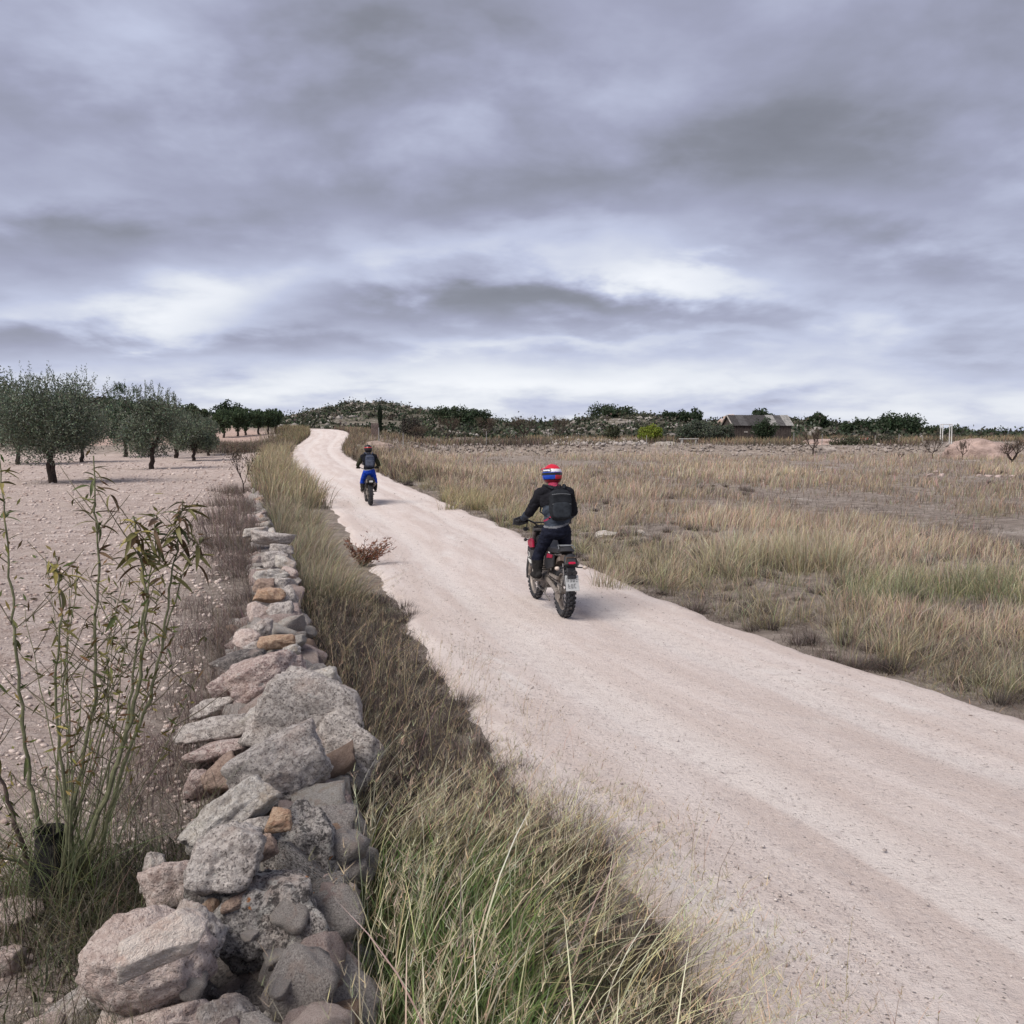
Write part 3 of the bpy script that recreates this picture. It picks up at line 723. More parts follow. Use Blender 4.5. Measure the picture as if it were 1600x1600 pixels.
# ------------------------------------------------------------------ grass and weeds (nobody could count them)
def leaf_material(name, trans=0.3, rough=0.7, vary=0.0):
    m, nt, out = new_mat(name)
    c = nd(nt, 'ShaderNodeAttribute', attribute_name='Col').outputs['Color']
    d = nd(nt, 'ShaderNodeBsdfPrincipled'); lk(nt, c, d.inputs['Base Color']); d.inputs['Roughness'].default_value = rough
    d.inputs['Specular IOR Level'].default_value = 0.25
    tr = nd(nt, 'ShaderNodeBsdfTranslucent'); lk(nt, c, tr.inputs['Color'])
    mx = nd(nt, 'ShaderNodeMixShader'); mx.inputs[0].default_value = trans
    lk(nt, d.outputs[0], mx.inputs[1]); lk(nt, tr.outputs[0], mx.inputs[2]); lk(nt, mx.outputs[0], out.inputs['Surface'])
    return m
GRASS = leaf_material('grass_blades', 0.30)
class Blades:
    def __init__(s): s.V = []; s.F = []; s.C = []; s.n = 0
    def add(s, P, h, w, lean, c0, c1, S=3, power=2.0, face=None, jit=0.27):
        """P roots (N,3), h heights, w widths, lean (N,2) how far the tip leans, colours root and tip"""
        N = len(P)
        if N == 0: return np.zeros((0, 3))
        P = np.asarray(P, float); h = np.broadcast_to(h, (N,)).astype(float); w = np.broadcast_to(w, (N,)).astype(float)
        lean = np.broadcast_to(lean, (N, 2)).astype(float)
        q_ = P[:, :2] * 1.9; fld = np.stack([vnoise(q_, 141), vnoise(q_ + 37.0, 143)], -1)
        lean = lean + fld * (h * .30)[:, None] + rng.normal(0, 1, (N, 2)) * (h * .12)[:, None]
        bent = rng.uniform(0, 1, N) < .07; lean = np.where(bent[:, None], lean * 2.4, lean)
        L_ = np.linalg.norm(lean, axis=1); lean = lean * np.minimum(1, .98 * h / np.maximum(L_, 1e-6))[:, None]
        az = rng.uniform(0, 2 * np.pi, N) if face is None else np.broadcast_to(face, (N,))
        side = np.stack([np.cos(az), np.sin(az), np.zeros(N)], -1)
        c0 = np.broadcast_to(c0, (N, 3)); c1 = np.broadcast_to(c1, (N, 3))
        jt = 1 + rng.normal(0, jit, (N, 1)); hue = 1 + rng.normal(0, jit * .35, (N, 3))
        L = np.linalg.norm(lean, axis=1); vert = np.sqrt(np.maximum(h ** 2 - (0.8 * L) ** 2, (0.25 * h) ** 2))
        rows = []; cols = []
        for k in range(S + 1):
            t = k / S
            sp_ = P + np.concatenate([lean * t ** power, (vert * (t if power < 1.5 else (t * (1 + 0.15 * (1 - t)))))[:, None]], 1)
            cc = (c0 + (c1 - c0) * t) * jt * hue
            if k < S:
                hw = (w * (1 - 0.75 * t ** 1.5) * 0.5)[:, None]
                rows += [sp_ - side * hw, sp_ + side * hw]; cols += [cc, cc]
            else:
                rows.append(sp_); cols.append(cc); tip = sp_
        K = len(rows)
        V = np.stack(rows, 1).reshape(-1, 3); C = np.stack(cols, 1).reshape(-1, 3)
        b = s.n + np.arange(N)[:, None] * K
        tris = []
        for k in range(S - 1):
            a = 2 * k; tris += [[a, a + 1, a + 3], [a, a + 3, a + 2]]
        tris.append([2 * S - 2, 2 * S - 1, 2 * S])
        F = (b[:, :, None] + np.array(tris)[None]).reshape(-1, 3)
        s.V.append(V); s.F.append(F); s.C.append(np.clip(C * 1.22, 0.005, 0.8)); s.n += len(V)
        return tip
    def build(s, name, label, mat=None, parent=None, cat=None):
        o = np_mesh(name, np.concatenate(s.V), np.concatenate(s.F), mat or GRASS, cols=np.concatenate(s.C), parent=parent)
        if parent is None: tag(o, label, cat or 'grass', kind='stuff')
        return o
U = rng.uniform
def gz(x, y, dz=-0.02):
    return np.stack([x, y, np.maximum(H(x, y), np.where((x > XL(y) + .25) & (x < XR(y) - .25), ZR(y), -9)) + dz], -1)
def tufts(cx, cy, per, rad):
    n = len(cx); r = rad * np.sqrt(U(0, 1, (n, per))); a = U(0, 2 * np.pi, (n, per))
    x = (cx[:, None] + r * np.cos(a)).ravel(); y = (cy[:, None] + r * np.sin(a)).ravel()
    return x, y, np.stack([np.cos(a).ravel(), np.sin(a).ravel()], -1) * (r / rad).ravel()[:, None]
def logy(n, a, b): return np.exp(U(math.log(a), math.log(b), n))
STRAW0, STRAW1 = np.array([.22, .185, .115]), np.array([.50, .43, .30])
GREEN0, GREEN1 = np.array([.060, .085, .028]), np.array([.17, .185, .075])
BROWN0, BROWN1 = np.array([.062, .049, .040]), np.array([.165, .132, .108])
TAN0, TAN1 = np.array([.20, .16, .115]), np.array([.43, .35, .26])
DEAD1 = np.array([.100, .082, .074])
def domes(B, cx, cy, per, rmin, rmax, c0, c1, w=.003):
    '''low twiggy cushions: fine stems thrown out from one root in all directions'''
    n = len(cx); R_ = U(rmin, rmax, n); a = U(0, 2 * np.pi, (n, per)); e = U(.05, 1.0, (n, per))
    ln = R_[:, None] * U(.55, 1.05, (n, per)); off = R_[:, None] * .35 * U(0, 1, (n, per))
    x = (cx[:, None] + off * np.cos(a)).ravel(); y = (cy[:, None] + off * np.sin(a)).ravel(); ln = ln.ravel(); e = e.ravel(); a = a.ravel()
    g = np.repeat(U(.75, 1.25, n), per)[:, None]
    B.add(gz(x, y), ln * .8, w * (np.maximum(y, 5) / 7) ** .7, np.stack([np.cos(a), np.sin(a)], -1) * (ln * e)[:, None], np.array(c0) * g, np.array(c1) * g, S=2, power=1.2)
def panicles(B, tips, roots, n=10, col=(.48, .40, .25), size=.05, span=0.25):
    """seed heads: short awns set along the last part of each stalk"""
    t = 1 - U(0, span, (len(tips), n))
    base = roots[:, None] + (tips - roots)[:, None] * t[..., None]
    base[..., 2] += (1 - t) * 0.06
    base = base.reshape(-1, 3); N = len(base); a = U(0, 2 * np.pi, N)
    B.add(base, U(.5, 1.2, N) * size, U(.0022, .0045, N), np.stack([np.cos(a), np.sin(a)], -1) * size * U(.3, .9, (N, 1)), np.array(col) * .85, col, S=1)

# ---- left verge, near: tall green and straw grass between wall and track
G = Blades()
n = 21000
y = U(1.5, 5.2, n); f = U(0, 1, n) ** 0.9
x = XW(y) + .27 + (XL(y) - .10 - XW(y) - .27) * f
dens = vnoise(np.stack([x * 2.2, y * 2.2], -1), 3)
keep = (U(-1, 1, n) < 0.55 - 1.1 * sstep(.62, 1.05, f) + dens * .8); x, y, f, dens = x[keep], y[keep], f[keep], dens[keep]; n = len(x)
green = np.clip(0.75 - 0.85 * f + 0.5 * dens + U(-.35, .35, n), 0, 1)[:, None] * sstep(5.4, 4.0, y)[:, None]
hh = U(.14, .46, n) * (1 - .45 * f)
lean = rng.normal(0, .10, (n, 2)) + np.array([.07, -.02])
G.add(gz(x, y), hh, U(.003, .0065, n), lean, BROWN0 * .8 + (GREEN0 * .7 - BROWN0 * 1.1) * green, STRAW1 * .33 + (GREEN1 * .70 - STRAW1 * .33) * green, S=4)  # root tones darkened: shade inside the grass painted into the colour
# broader green leaves
n = 2600; y = U(1.6, 4.6, n); x = XW(y) + .28 + U(0, .75, n)
G.add(gz(x, y), U(.25, .55, n), U(.006, .010, n), rng.normal(0, .16, (n, 2)) + [.06, 0], (.07, .11, .035), (.15, .21, .075), S=5)
# straw stalks with seed heads, leaning towards the track
n = 1500; y = U(1.5, 5.4, n); f = U(0, 1, n) ** 1.25; x = XW(y) + .29 + (XL(y) - .05 - XW(y) - .29) * f
P = gz(x, y); hs_ = U(.35, .80, n) * (1 - .35 * f)
lean = rng.normal(0, .12, (n, 2)) + np.array([.17, -.03])
tp = G.add(P, hs_, U(.0034, .0060, n), lean, (.36, .31, .18), (.66, .58, .40), S=5)
panicles(G, tp, P, 12, (.50, .44, .30), .055, .24)
n = 70; y = U(1.6, 3.6, n); x = XW(y) + .30 + U(0, 1.0, n)
P = gz(x, y); tp = G.add(P, U(.6, .95, n), U(.006, .011, n), rng.normal(0, .15, (n, 2)) + [.20, -.05], (.40, .35, .20), (.70, .62, .43), S=6)
# dark dead weeds underneath
n = 16000; y = U(1.5, 5.4, n); f = U(0, 1, n); x = XW(y) + .25 + (XL(y) + .05 - XW(y) - .25) * f
k = vnoise(np.stack([x * 3, y * 3], -1), 8) + U(-.5, .5, n) > 0.55 * sstep(.7, 1.1, f) * 2 - .35; x, y = x[k], y[k]; n = len(x)
G.add(gz(x, y), U(.05, .22, n), U(.002, .005, n), rng.normal(0, .10, (n, 2)), BROWN0 * .6, DEAD1 * .9, S=2)
n = 60; y = U(1.8, 5.0, n); x = XL(y) - U(.0, .55, n)
domes(G, x, y, 170, .10, .24, BROWN0 * .7, DEAD1, .0024)
# sparse thin stems standing over the bare edge
n = 420; y = U(2.0, 9.5, n); x = XL(y) + U(-.35, .42, n) ** 1
P = gz(x, y); tp = G.add(P, U(.12, .42, n), U(.002, .0034, n), rng.normal(0, .07, (n, 2)) + [.10, 0], (.26, .21, .13), (.40, .32, .21), S=3)
panicles(G, tp, P, 7, (.30, .24, .16), .028, .30)
G.build('verge_grass', 'tall green and straw grass between the near wall and the track')

# ---- left verge further on: dead brown weeds, then tall straw clumps
G = Blades()
n = 36000; y = logy(n, 4.6, 13.5); f = U(0, 1, n); x = XW(y) + .25 + (XL(y) - XW(y) - .22) * f
dn = vnoise(np.stack([x * 2.5, y * 2.5], -1), 12)
k = U(-1, 1, n) < 0.9 - 1.2 * sstep(.72, 1.0, f) + dn * .7; x, y, f, dn = x[k], y[k], f[k], dn[k]; n = len(x)
g = np.clip(.12 - .45 * f + dn * .45 + .5 * sstep(9.5, 12, y), 0, 1)[:, None] * .8
G.add(gz(x, y), U(.06, .32, n) * (1.15 - .75 * f), U(.0030, .0065, n) * (y / 6) ** .6, rng.normal(0, .11, (n, 2)) + [.04, 0],
      BROWN0 * .85 + (GREEN0 - BROWN0 * .85) * g * .8, DEAD1 + (np.array([.22, .20, .13]) - DEAD1) * g, S=3)  # very dark roots put shade low among the weeds into the colour
n = 1100; y = logy(n, 4.6, 14); f = U(0, 1, n) ** 1.3; x = XW(y) + .28 + (XL(y) - XW(y) - .3) * f * .8
P = gz(x, y); tp = G.add(P, U(.28, .62, n), U(.003, .0050, n), rng.normal(0, .12, (n, 2)) + [.13, -.02], (.16, .13, .08), (.36, .30, .20), S=4)
panicles(G, tp[:1200], P[:1200], 8, (.34, .28, .19), .045, .3)
n = 130; y = logy(n, 4.8, 13); x = XW(y) + .35 + (XL(y) - XW(y) - .30) * U(.15, 1.0, n)
domes(G, x, y, 170, .12, .30, BROWN0 * .7, DEAD1 * 1.05)
# tall arching straw clumps, golden tips
n = 230; cy_ = U(12.5, 27, n); f = U(.03, .58, n); cx_ = XW(cy_) + .35 + (XL(cy_) - XW(cy_) - .35) * f
x, y, od = tufts(cx_, cy_, 48, .24)
n = len(x); g = np.clip(.45 + .6 * vnoise(np.stack([x, y], -1), 17), 0, 1)[:, None]
hv = np.clip(.60 + .42 * vnoise(np.stack([x * 1.1, y * 1.1], -1), 19), .4, 1.15)
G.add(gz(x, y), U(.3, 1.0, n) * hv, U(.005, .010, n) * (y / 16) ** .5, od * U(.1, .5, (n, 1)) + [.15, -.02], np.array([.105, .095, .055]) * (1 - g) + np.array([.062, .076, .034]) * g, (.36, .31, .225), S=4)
n = 150; cy_ = logy(n, 28, 72); cx_ = XL(cy_) - U(.3, 1.9, n)
x, y, od = tufts(cx_, cy_, 60, .5); n = len(x)
G.add(gz(x, y), U(.35, .95, n), U(.014, .03, n), od * U(.1, .4, (n, 1)) + [.1, 0], (.10, .09, .055), (.38, .32, .21), S=3)
G.build('roadside_grass', 'dead brown weeds and tall straw clumps along the left track edge')

# ---- weeds on the field side of the wall
G = Blades()
n = 38000; y = logy(n, 1.6, 17); s_ = U(0, 1, n) ** 1.4
x = XW(y) - .22 - s_ * np.where(y < 4.2, 1.3, 1.05)
k = vnoise(np.stack([x * 2, y * 2], -1), 23) * .9 + U(-.6, .6, n) > -.15 + 1.1 * s_ ** 1.2 - .3 * sstep(4.6, 2.5, y); x, y = x[k], y[k]; n = len(x)
dark = sstep(5, 2.5, y)[:, None]
G.add(gz(x, y), U(.05, .34, n), U(.0018, .0042, n) * (np.maximum(y, 4) / 5) ** .5, rng.normal(0, .14, (n, 2)), BROWN0 * .9, np.array([.19, .145, .13]) * (1 - dark) + np.array([.16, .15, .10]) * dark, S=3)
n = 13000; y = U(1.6, 3.9, n); x = XW(y) - .25 - U(0, 1, n) ** 1.1 * 1.7
k = vnoise(np.stack([x * 2.5, y * 2.5], -1), 29) + U(-.6, .6, n) > -.1; x, y = x[k], y[k]; n = len(x)
G.add(gz(x, y), U(.04, .16, n), U(.003, .006, n), rng.normal(0, .10, (n, 2)), BROWN0 * .6, BROWN1 * .7, S=2)
n = 2200; y = U(1.6, 4.3, n); x = XW(y) - .25 - U(0, 1, n) ** 1.1 * 1.5
G.add(gz(x, y), U(.08, .35, n), U(.0022, .0045, n), rng.normal(0, .17, (n, 2)), (.05, .06, .025), (.19, .19, .11), S=4)
n = 60; cy_ = logy(n, 15, 34); cx_ = XW(cy_) - U(-.4, 1.2, n)
x, y, od = tufts(cx_, cy_, 120, .45); n = len(x)
G.add(gz(x, y), U(.15, .5, n), U(.005, .010, n), od * U(.1, .4, (n, 1)), BROWN0, (.22, .175, .15), S=2)
n = 110; y = logy(n, 6.5, 26); x = XW(y) + U(-.42, .30, n)
domes(G, x, y, 110, .14, .32, BROWN0 * .9, np.array([.16, .13, .115]), .0030)
G.build('wall_weeds', 'thin grey brown dead weeds along the field side of the wall', cat='weeds')

# ---- right verge
G = Blades()
n = 36000; y = logy(n, 5.5, 46); s_ = np.abs(rng.normal(0, 1, n)) * (1.0 + .02 * y)
x = XR(y) + .02 + s_
pn = vnoise(np.stack([x * 1.3, y * 1.3], -1), 31); pn2 = vnoise(np.stack([x * 4, y * 4], -1), 33)
k = pn * .55 + pn2 * .6 + U(-.7, .7, n) > .42 - .55 * sstep(.05, 1.4, s_); x, y, s_, pn = x[k], y[k], s_[k], pn[k]; n = len(x)
gold = np.clip(.5 + pn + .3 * sstep(12, 20, y), 0, 1)[:, None]
G.add(gz(x, y), U(.05, .30, n) * (.45 + .6 * gold[:, 0]) * (.4 + .6 * sstep(0, 1.2, s_)), U(.0035, .007, n) * (y / 9) ** .6, rng.normal(0, .11, (n, 2)) + [-.04, 0],
      BROWN0 + (np.array([.17, .145, .09]) - BROWN0) * gold, BROWN1 * 1.1 + (STRAW1 * .78 - BROWN1 * 1.1) * gold, S=3)
# straw tufts
n = 300; cy_ = logy(n, 6.0, 50); cx_ = XR(cy_) + .30 + np.abs(rng.normal(0, 1.3, n)) * (1 + cy_ * .012)
x, y, od = tufts(cx_, cy_, 34, .15); n = len(x); g = U(0, 1, (300, 1)).repeat(34, 0)
G.add(gz(x, y), U(.12, .46, n), U(.0035, .0065, n) * (y / 9) ** .6, od * U(.1, .45, (n, 1)) + rng.normal(0, .05, (n, 2)) + [.03, -.01], np.array([.16, .14, .07]) * (1 - g) + np.array([.08, .10, .04]) * g, np.array([.43, .365, .265]), S=4)
n = 230; y = logy(n, 6, 40); x = XR(y) + .1 + U(0, 1, n) ** 1.2 * (2.4 + .10 * y)
domes(G, x, y, 130, .14, .34, BROWN0 * .75, DEAD1 * 1.25, .0034)
# the big golden clumps on the right and green rushes behind them
for (px0, px1, r0, r1, cnt, hmax, c0, c1) in [(1100, 1330, 872, 900, 60, .80, (.13, .12, .065), (.52, .45, .32)), (1330, 1620, 905, 950, 80, .50, (.075, .09, .04), (.30, .29, .18)),
                                              (930, 1130, 880, 925, 45, .42, (.16, .14, .085), (.48, .41, .29)), (775, 870, 806, 828, 34, .60, (.10, .105, .05), (.50, .43, .28)), (690, 790, 775, 800, 45, .6, (.14, .125, .06), (.48, .40, .25)),
                                              (1440, 1620, 1010, 1090, 24, .30, (.14, .12, .08), (.42, .36, .26)), (1300, 1460, 990, 1040, 20, .40, (.15, .13, .08), (.46, .40, .28))]:
    pts = np.array([ground_px(rng.uniform(px0, px1), rng.uniform(r0, r1)) for _ in range(cnt)])
    x, y, od = tufts(pts[:, 0], pts[:, 1], 42, .24); n = len(x)
    G.add(gz(x, y), U(.3, 1.0, n) * hmax, U(.004, .0075, n) * (y / 11) ** .6, od * U(.1, .6, (n, 1)) * hmax + rng.normal(0, .05, (n, 2)) + [.05, 0], c0, c1, S=4)
G.build('track_side_grass', 'straw tufts and brown weeds along the right track edge')

# ---- fallow field on the right
G = Blades()
n = 150000; y = logy(n, 9, 88); x = XR(y) + 1.4 + U(0, 1, n) ** 1.1 * (y * .62 + 3 - XR(y))
pn = fbm(np.stack([x * .16, y * .09], -1), 3, 51); pn2 = vnoise(np.stack([x * .9, y * .55], -1), 53)
bare = sstep(26, 15, y) * .45
k = pn * .85 + pn2 * .75 + U(-.4, .4, n) > -.32 + bare + .28 * sstep(42, 22, y); x, y, pn, pn2 = x[k], y[k], pn[k], pn2[k]; n = len(x)
gold = np.clip(.48 + 1.5 * pn + .55 * pn2, 0, 1)[:, None]
grn = (np.clip(vnoise(np.stack([x * .5, y * .4], -1), 57) - .25, 0, 1) * sstep(34, 18, y))[:, None]
c0 = TAN0 * (1.1 + .2 * gold) * (1 - grn) + GREEN0 * grn * 1.2
c1 = (np.array([.19, .15, .122]) + (np.array([.54, .44, .325]) - np.array([.19, .15, .122])) * gold) * (1 - grn * .6) + GREEN1 * grn * .6
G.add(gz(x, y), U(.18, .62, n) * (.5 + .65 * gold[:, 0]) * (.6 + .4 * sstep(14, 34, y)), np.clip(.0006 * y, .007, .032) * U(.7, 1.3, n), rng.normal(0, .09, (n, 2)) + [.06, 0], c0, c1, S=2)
n = 420; y = logy(n, 9, 60); x = XR(y) + 2 + U(0, 1, n) * (y * .60 + 3 - XR(y))
k = vnoise(np.stack([x * .3, y * .25], -1), 63) > -.05; x, y = x[k], y[k]
domes(G, x, y, 90, .18, .45, BROWN0 * .8, DEAD1 * 1.3, .0042)
# low dark weeds in the near part
n = 48000; y = logy(n, 8, 46); x = XR(y) + 1.2 + U(0, 1, n) * (y * .62 + 3 - XR(y))
k = vnoise(np.stack([x * .8, y * .6], -1), 61) + U(-.4, .4, n) > .05; x, y = x[k], y[k]; n = len(x)
G.add(gz(x, y), U(.05, .26, n), U(.004, .010, n) * (y / 14) ** .5, rng.normal(0, .12, (n, 2)), BROWN0 * .8, (.15, .125, .10), S=2)
# dark scrubby fringe of the track
n = 30000; y = logy(n, 5.5, 60); s_ = U(0, 1, n) ** 1.3 * (.9 + .02 * y); x = XR(y) - .05 + s_
k = vnoise(np.stack([x * 2.2, y * 2.2], -1), 67) + U(-.5, .5, n) > -.05 + .45 * sstep(.15, 0, s_); x, y = x[k], y[k]; n = len(x)
G.add(gz(x, y), U(.03, .17, n), U(.003, .006, n) * (y / 9) ** .6, rng.normal(0, .10, (n, 2)), BROWN0 * .8, BROWN1 * .95, S=2)
G.build('field_grass', 'tall tan dry grass covering the fallow field on the right')

# ---- clods on the tilled field, grit on the track
def scatter_pebbles(name, label, x, y, size, mat, flat=.6, dz=0.0, cat='stones'):
    V0, F0 = ico(1); n = len(x)
    z = gz(x, y, 0)[:, 2] + size * .12 + dz
    sc3 = size[:, None] * np.stack([U(.6, 1.3, n), U(.6, 1.3, n), U(.35, .8, n) * flat / .6], -1) * .5
    a = U(0, 2 * np.pi, n)
    V = V0[None] * sc3[:, None] * U(.75, 1.2, (n, len(V0), 1))
    ca, sa = np.cos(a)[:, None], np.sin(a)[:, None]
    V = np.stack([V[..., 0] * ca - V[..., 1] * sa, V[..., 0] * sa + V[..., 1] * ca, V[..., 2]], -1) + np.stack([x, y, z], -1)[:, None]
    F = (np.arange(n)[:, None, None] * len(V0) + F0[None]).reshape(-1, 3)
    g = np.repeat(np.clip(rng.normal(1, .22, n), .5, 1.5), len(V0))
    return tag(np_mesh(name, V.reshape(-1, 3), F, mat, attrs={'shade': g}), label, cat, kind='stuff')
def pebble_mat(name, a, b):
    m, nt, out = new_mat(name)
    s = nd(nt, 'ShaderNodeAttribute', attribute_name='shade').outputs['Fac']
    t = nd(nt, 'ShaderNodeNewGeometry').outputs['Position']
    c = mixc_(nt, rampf(nt, s, .6, 1.4), a, b)
    c = mixc_(nt, rampf(nt, noise(nt, t, 60, 4), .4, .65, 0, .5), c, tuple(q * .7 for q in a))
    principled(nt, out, c, .95, 0, bump(nt, noise(nt, t, 90, 4), .8, .01), .15)
    return m
n = 22000; y = logy(n, 2.4, 60); x = np.minimum(XW(y) - .45, XL(y) - 2.2) - U(0, 1, n) ** 1.2 * (y * .6 + 1.5)
scatter_pebbles('soil_clods', 'pinkish clods and pebbles strewn over the tilled field', x, y, (.010 + .040 * U(0, 1, n) ** 3) * (y / 5) ** .55, pebble_mat('clod', (.42, .33, .29), (.68, .60, .55)), cat='clods')
n = 24000; y = logy(n, 2.6, 34); uu = U(-.03, 1.03, n); uu = np.where(U(0, 1, n) < .35, uu * .18, uu); x = XL(y) + (XR(y) - XL(y)) * uu
scatter_pebbles('road_gravel', 'fine pale and grey grit strewn over the track', x, y, U(.003, .011, n) * (1 + (U(0, 1, n) > .985) * 1.6) * (y / 5) ** .3, pebble_mat('grit', (.30, .255, .235), (.74, .69, .65)), dz=.002, cat='gravel')
# ------------------------------------------------------------------ trees and shrubs
BARK = M('bark_grey', (0.105, 0.085, 0.070), 0.95, 0.35, 14, 0.8, 0.02, spec=0.15)
BARKD = M('bark_dark', (0.055, 0.042, 0.036), 0.95, 0.35, 14, 0.8, 0.02, spec=0.15)
LEAF = leaf_material('tree_leaves', 0.15, 0.75)
def leaf_cloud(B, C, D, ln, wd, col, jit=.16):
    """diamond leaves: centres (N,3), directions (N,3), lengths, widths, colours"""
    N = len(C); D = D / np.linalg.norm(D, axis=1)[:, None]
    S = np.cross(D, rng.normal(size=(N, 3))); S /= np.linalg.norm(S, axis=1)[:, None]
    ln = np.broadcast_to(ln, (N,))[:, None]; wd = np.broadcast_to(wd, (N,))[:, None]
    V = np.stack([C - D * ln * .5, C + S * wd * .5, C + D * ln * .5, C - S * wd * .5], 1).reshape(-1, 3)
    cc = np.broadcast_to(col, (N, 3)) * (1 + rng.normal(0, jit, (N, 1))) * (1 + rng.normal(0, .08, (N, 3)))
    B[0].append(V); B[1].append(np.repeat(np.clip(cc, .004, .7), 4, 0))
def leaf_obj(name, B, parent):
    V = np.concatenate(B[0]); n = len(V) // 4
    return np_mesh(name, V, np.arange(n * 4).reshape(n, 4), LEAF, parent=parent, cols=np.concatenate(B[1]))
def crown_pts(n_clump, per, rx, rz, zc, rc, shell=.55, squash=1.0):
    """leaf positions gathered in uneven clumps that fill an uneven ellipsoid"""
    d = rng.normal(size=(n_clump, 3)); d /= np.linalg.norm(d, axis=1)[:, None]
    r = rng.uniform(shell, 1.0, n_clump) ** .7 * (1 + .42 * vnoise(d * 1.9, int(rng.integers(1000))))
    c = d * r[:, None] * np.array([rx, rx * squash, rz]) + [0, 0, zc]
    cr = rc * rng.uniform(.6, 1.35, n_clump)
    q = rng.normal(size=(n_clump, per, 3)); q = q / np.linalg.norm(q, axis=-1, keepdims=True) * (U(0, 1, (n_clump, per, 1)) ** .45) * cr[:, None, None]
    P = (c[:, None] + q).reshape(-1, 3)
    O = (q / np.maximum(np.linalg.norm(q, axis=-1, keepdims=True), 1e-6)).reshape(-1, 3)
    return P, O, c
def make_olive(parent, h, rx, seed, leaves=9000, trunk_h=1.0, lean=0.0, fork=True, col=(.088, .108, .070), leaf=.11):
    global rng
    keep = rng; rng = np.random.default_rng(seed); r = random.Random(seed)
    rz = (h - trunk_h * .75) / 2; zc = h - rz
    leaves = int(leaves * 1.7); P, O, cl = crown_pts(46, leaves // 46, rx * .78, rz * .78, zc - rz * .06, rx * .33, .30)
    B = ([], [])
    k = P[:, 2] > trunk_h * .62; P, O = P[k], O[k]
    D = O * .7 + rng.normal(size=P.shape) * .55 + [0, 0, .45]
    pale = (U(0, 1, len(P)) < .28)[:, None]
    leaf_cloud(B, P, D, U(.7, 1.3, len(P)) * leaf, leaf * .38, np.where(pale, np.array(col) * 2.1 + .02, np.array(col)))
    # upright sprigs that break the outline
    ns = 90; d = rng.normal(size=(ns, 3)); d[:, 2] = np.abs(d[:, 2]) + .2; d /= np.linalg.norm(d, axis=1)[:, None]
    b = d * np.array([rx, rx, rz]) * .92 + [0, 0, zc]
    t = np.linspace(0, 1, 16)
    sp_ = b[:, None] + (d * .35 + [0, 0, .75])[:, None] * (t[None, :, None] * rng.uniform(.25, .75, (ns, 1, 1)) * rx * .42)
    sp_ = (sp_ + rng.normal(0, .03, sp_.shape)).reshape(-1, 3)
    leaf_cloud(B, sp_, rng.normal(size=sp_.shape) * .5 + [0, 0, .8], leaf, leaf * .28, np.array(col) * 1.25)
    crown = leaf_obj('crown', B, parent)
    T = MB(); r0 = .070 + .013 * h
    def limb(p, q, ra, rb, n=5, wob=.06):
        pts = [Vector(p).lerp(Vector(q), i / n) + Vector((r.uniform(-wob, wob), r.uniform(-wob, wob), 0)) * (0 if i in (0, n) else 1) for i in range(n + 1)]
        T.tube(pts, [ra + (rb - ra) * i / n for i in range(n + 1)], 8); return pts[-1]
    top = Vector((lean, 0, trunk_h))
    if fork:
        limb((0, 0, -.12), top + Vector((-.05, 0, 0)), r0 * 1.1, r0 * .62, 6, .05); limb((.06, .03, -.12), top + Vector((.10, .02, .05)), r0 * .85, r0 * .5, 6, .05)
    else: limb((0, 0, -.12), top, r0 * 1.25, r0 * .8, 6, .04)
    for i in range(6):
        a = i * 1.05 + r.uniform(-.3, .3); e = Vector((math.cos(a) * rx * .5, math.sin(a) * rx * .5, zc + r.uniform(-.2, .4) * rz))
        m_ = limb(top + Vector((r.uniform(-.05, .08), 0, -.04)), top.lerp(e, .5), r0 * .5, r0 * .33, 4); limb(m_, e, r0 * .33, r0 * .12, 4)
        for j in range(3):
            limb(e.lerp(m_, .3 * j), e + Vector((r.uniform(-1, 1) * rx * .4, r.uniform(-1, 1) * rx * .4, r.uniform(.1, .8) * rz * .7)), r0 * .16, r0 * .05, 3)
    T.build('trunk', BARKD, parent, smooth=True)
    rng = keep
    return parent
OL = 'olive trees of the field'
olive_specs = [  # px, base row, top row, half width px, seed, leaves, trunk height m, fork, label
    (82, 755, 588, 112, 3, 24000, 1.15, True, 'large olive tree with a forked twisted trunk, nearest in the field'),
    (237, 733, 606, 52, 4, 11000, .95, False, 'olive tree with a straight pale trunk and pointed crown'),
    (302, 720, 650, 40, 5, 6000, .7, False, 'rounded olive tree at the right end of the near row'),
    (28, 726, 618, 62, 6, 7000, .9, False, 'olive tree half hidden behind the large forked one, at the photo edge'),
    (128, 722, 634, 48, 8, 6000, .8, False, 'grey green olive tree just right behind the large forked one'),
    (275, 716, 640, 34, 9, 5000, .7, True, 'small olive tree between the pointed and the rounded olive'),
    (196, 714, 602, 36, 10, 7000, .8, False, 'dark tall olive tree left behind the pointed one'),
    (325, 712, 658, 20, 11, 3500, .6, False, 'low olive bush at the far right of the row, near the bank'),
]
for (px, br, tr_, hw, sd, nl, th, fk, lab) in olive_specs:
    p = ground_px(px, br); c = depth_of(p)
    e = empty('olive_tree', (p[0], p[1], p[2]), 0, lab, 'tree', OL)
    col = (.040, .060, .036) if sd == 10 else (.092, .110, .078)
    make_olive(e, (br - tr_) * c / FPX, hw * c / FPX, sd, nl, th, -.1 if sd == 3 else .05, fk, col, .105 * (c / 38) ** .6)
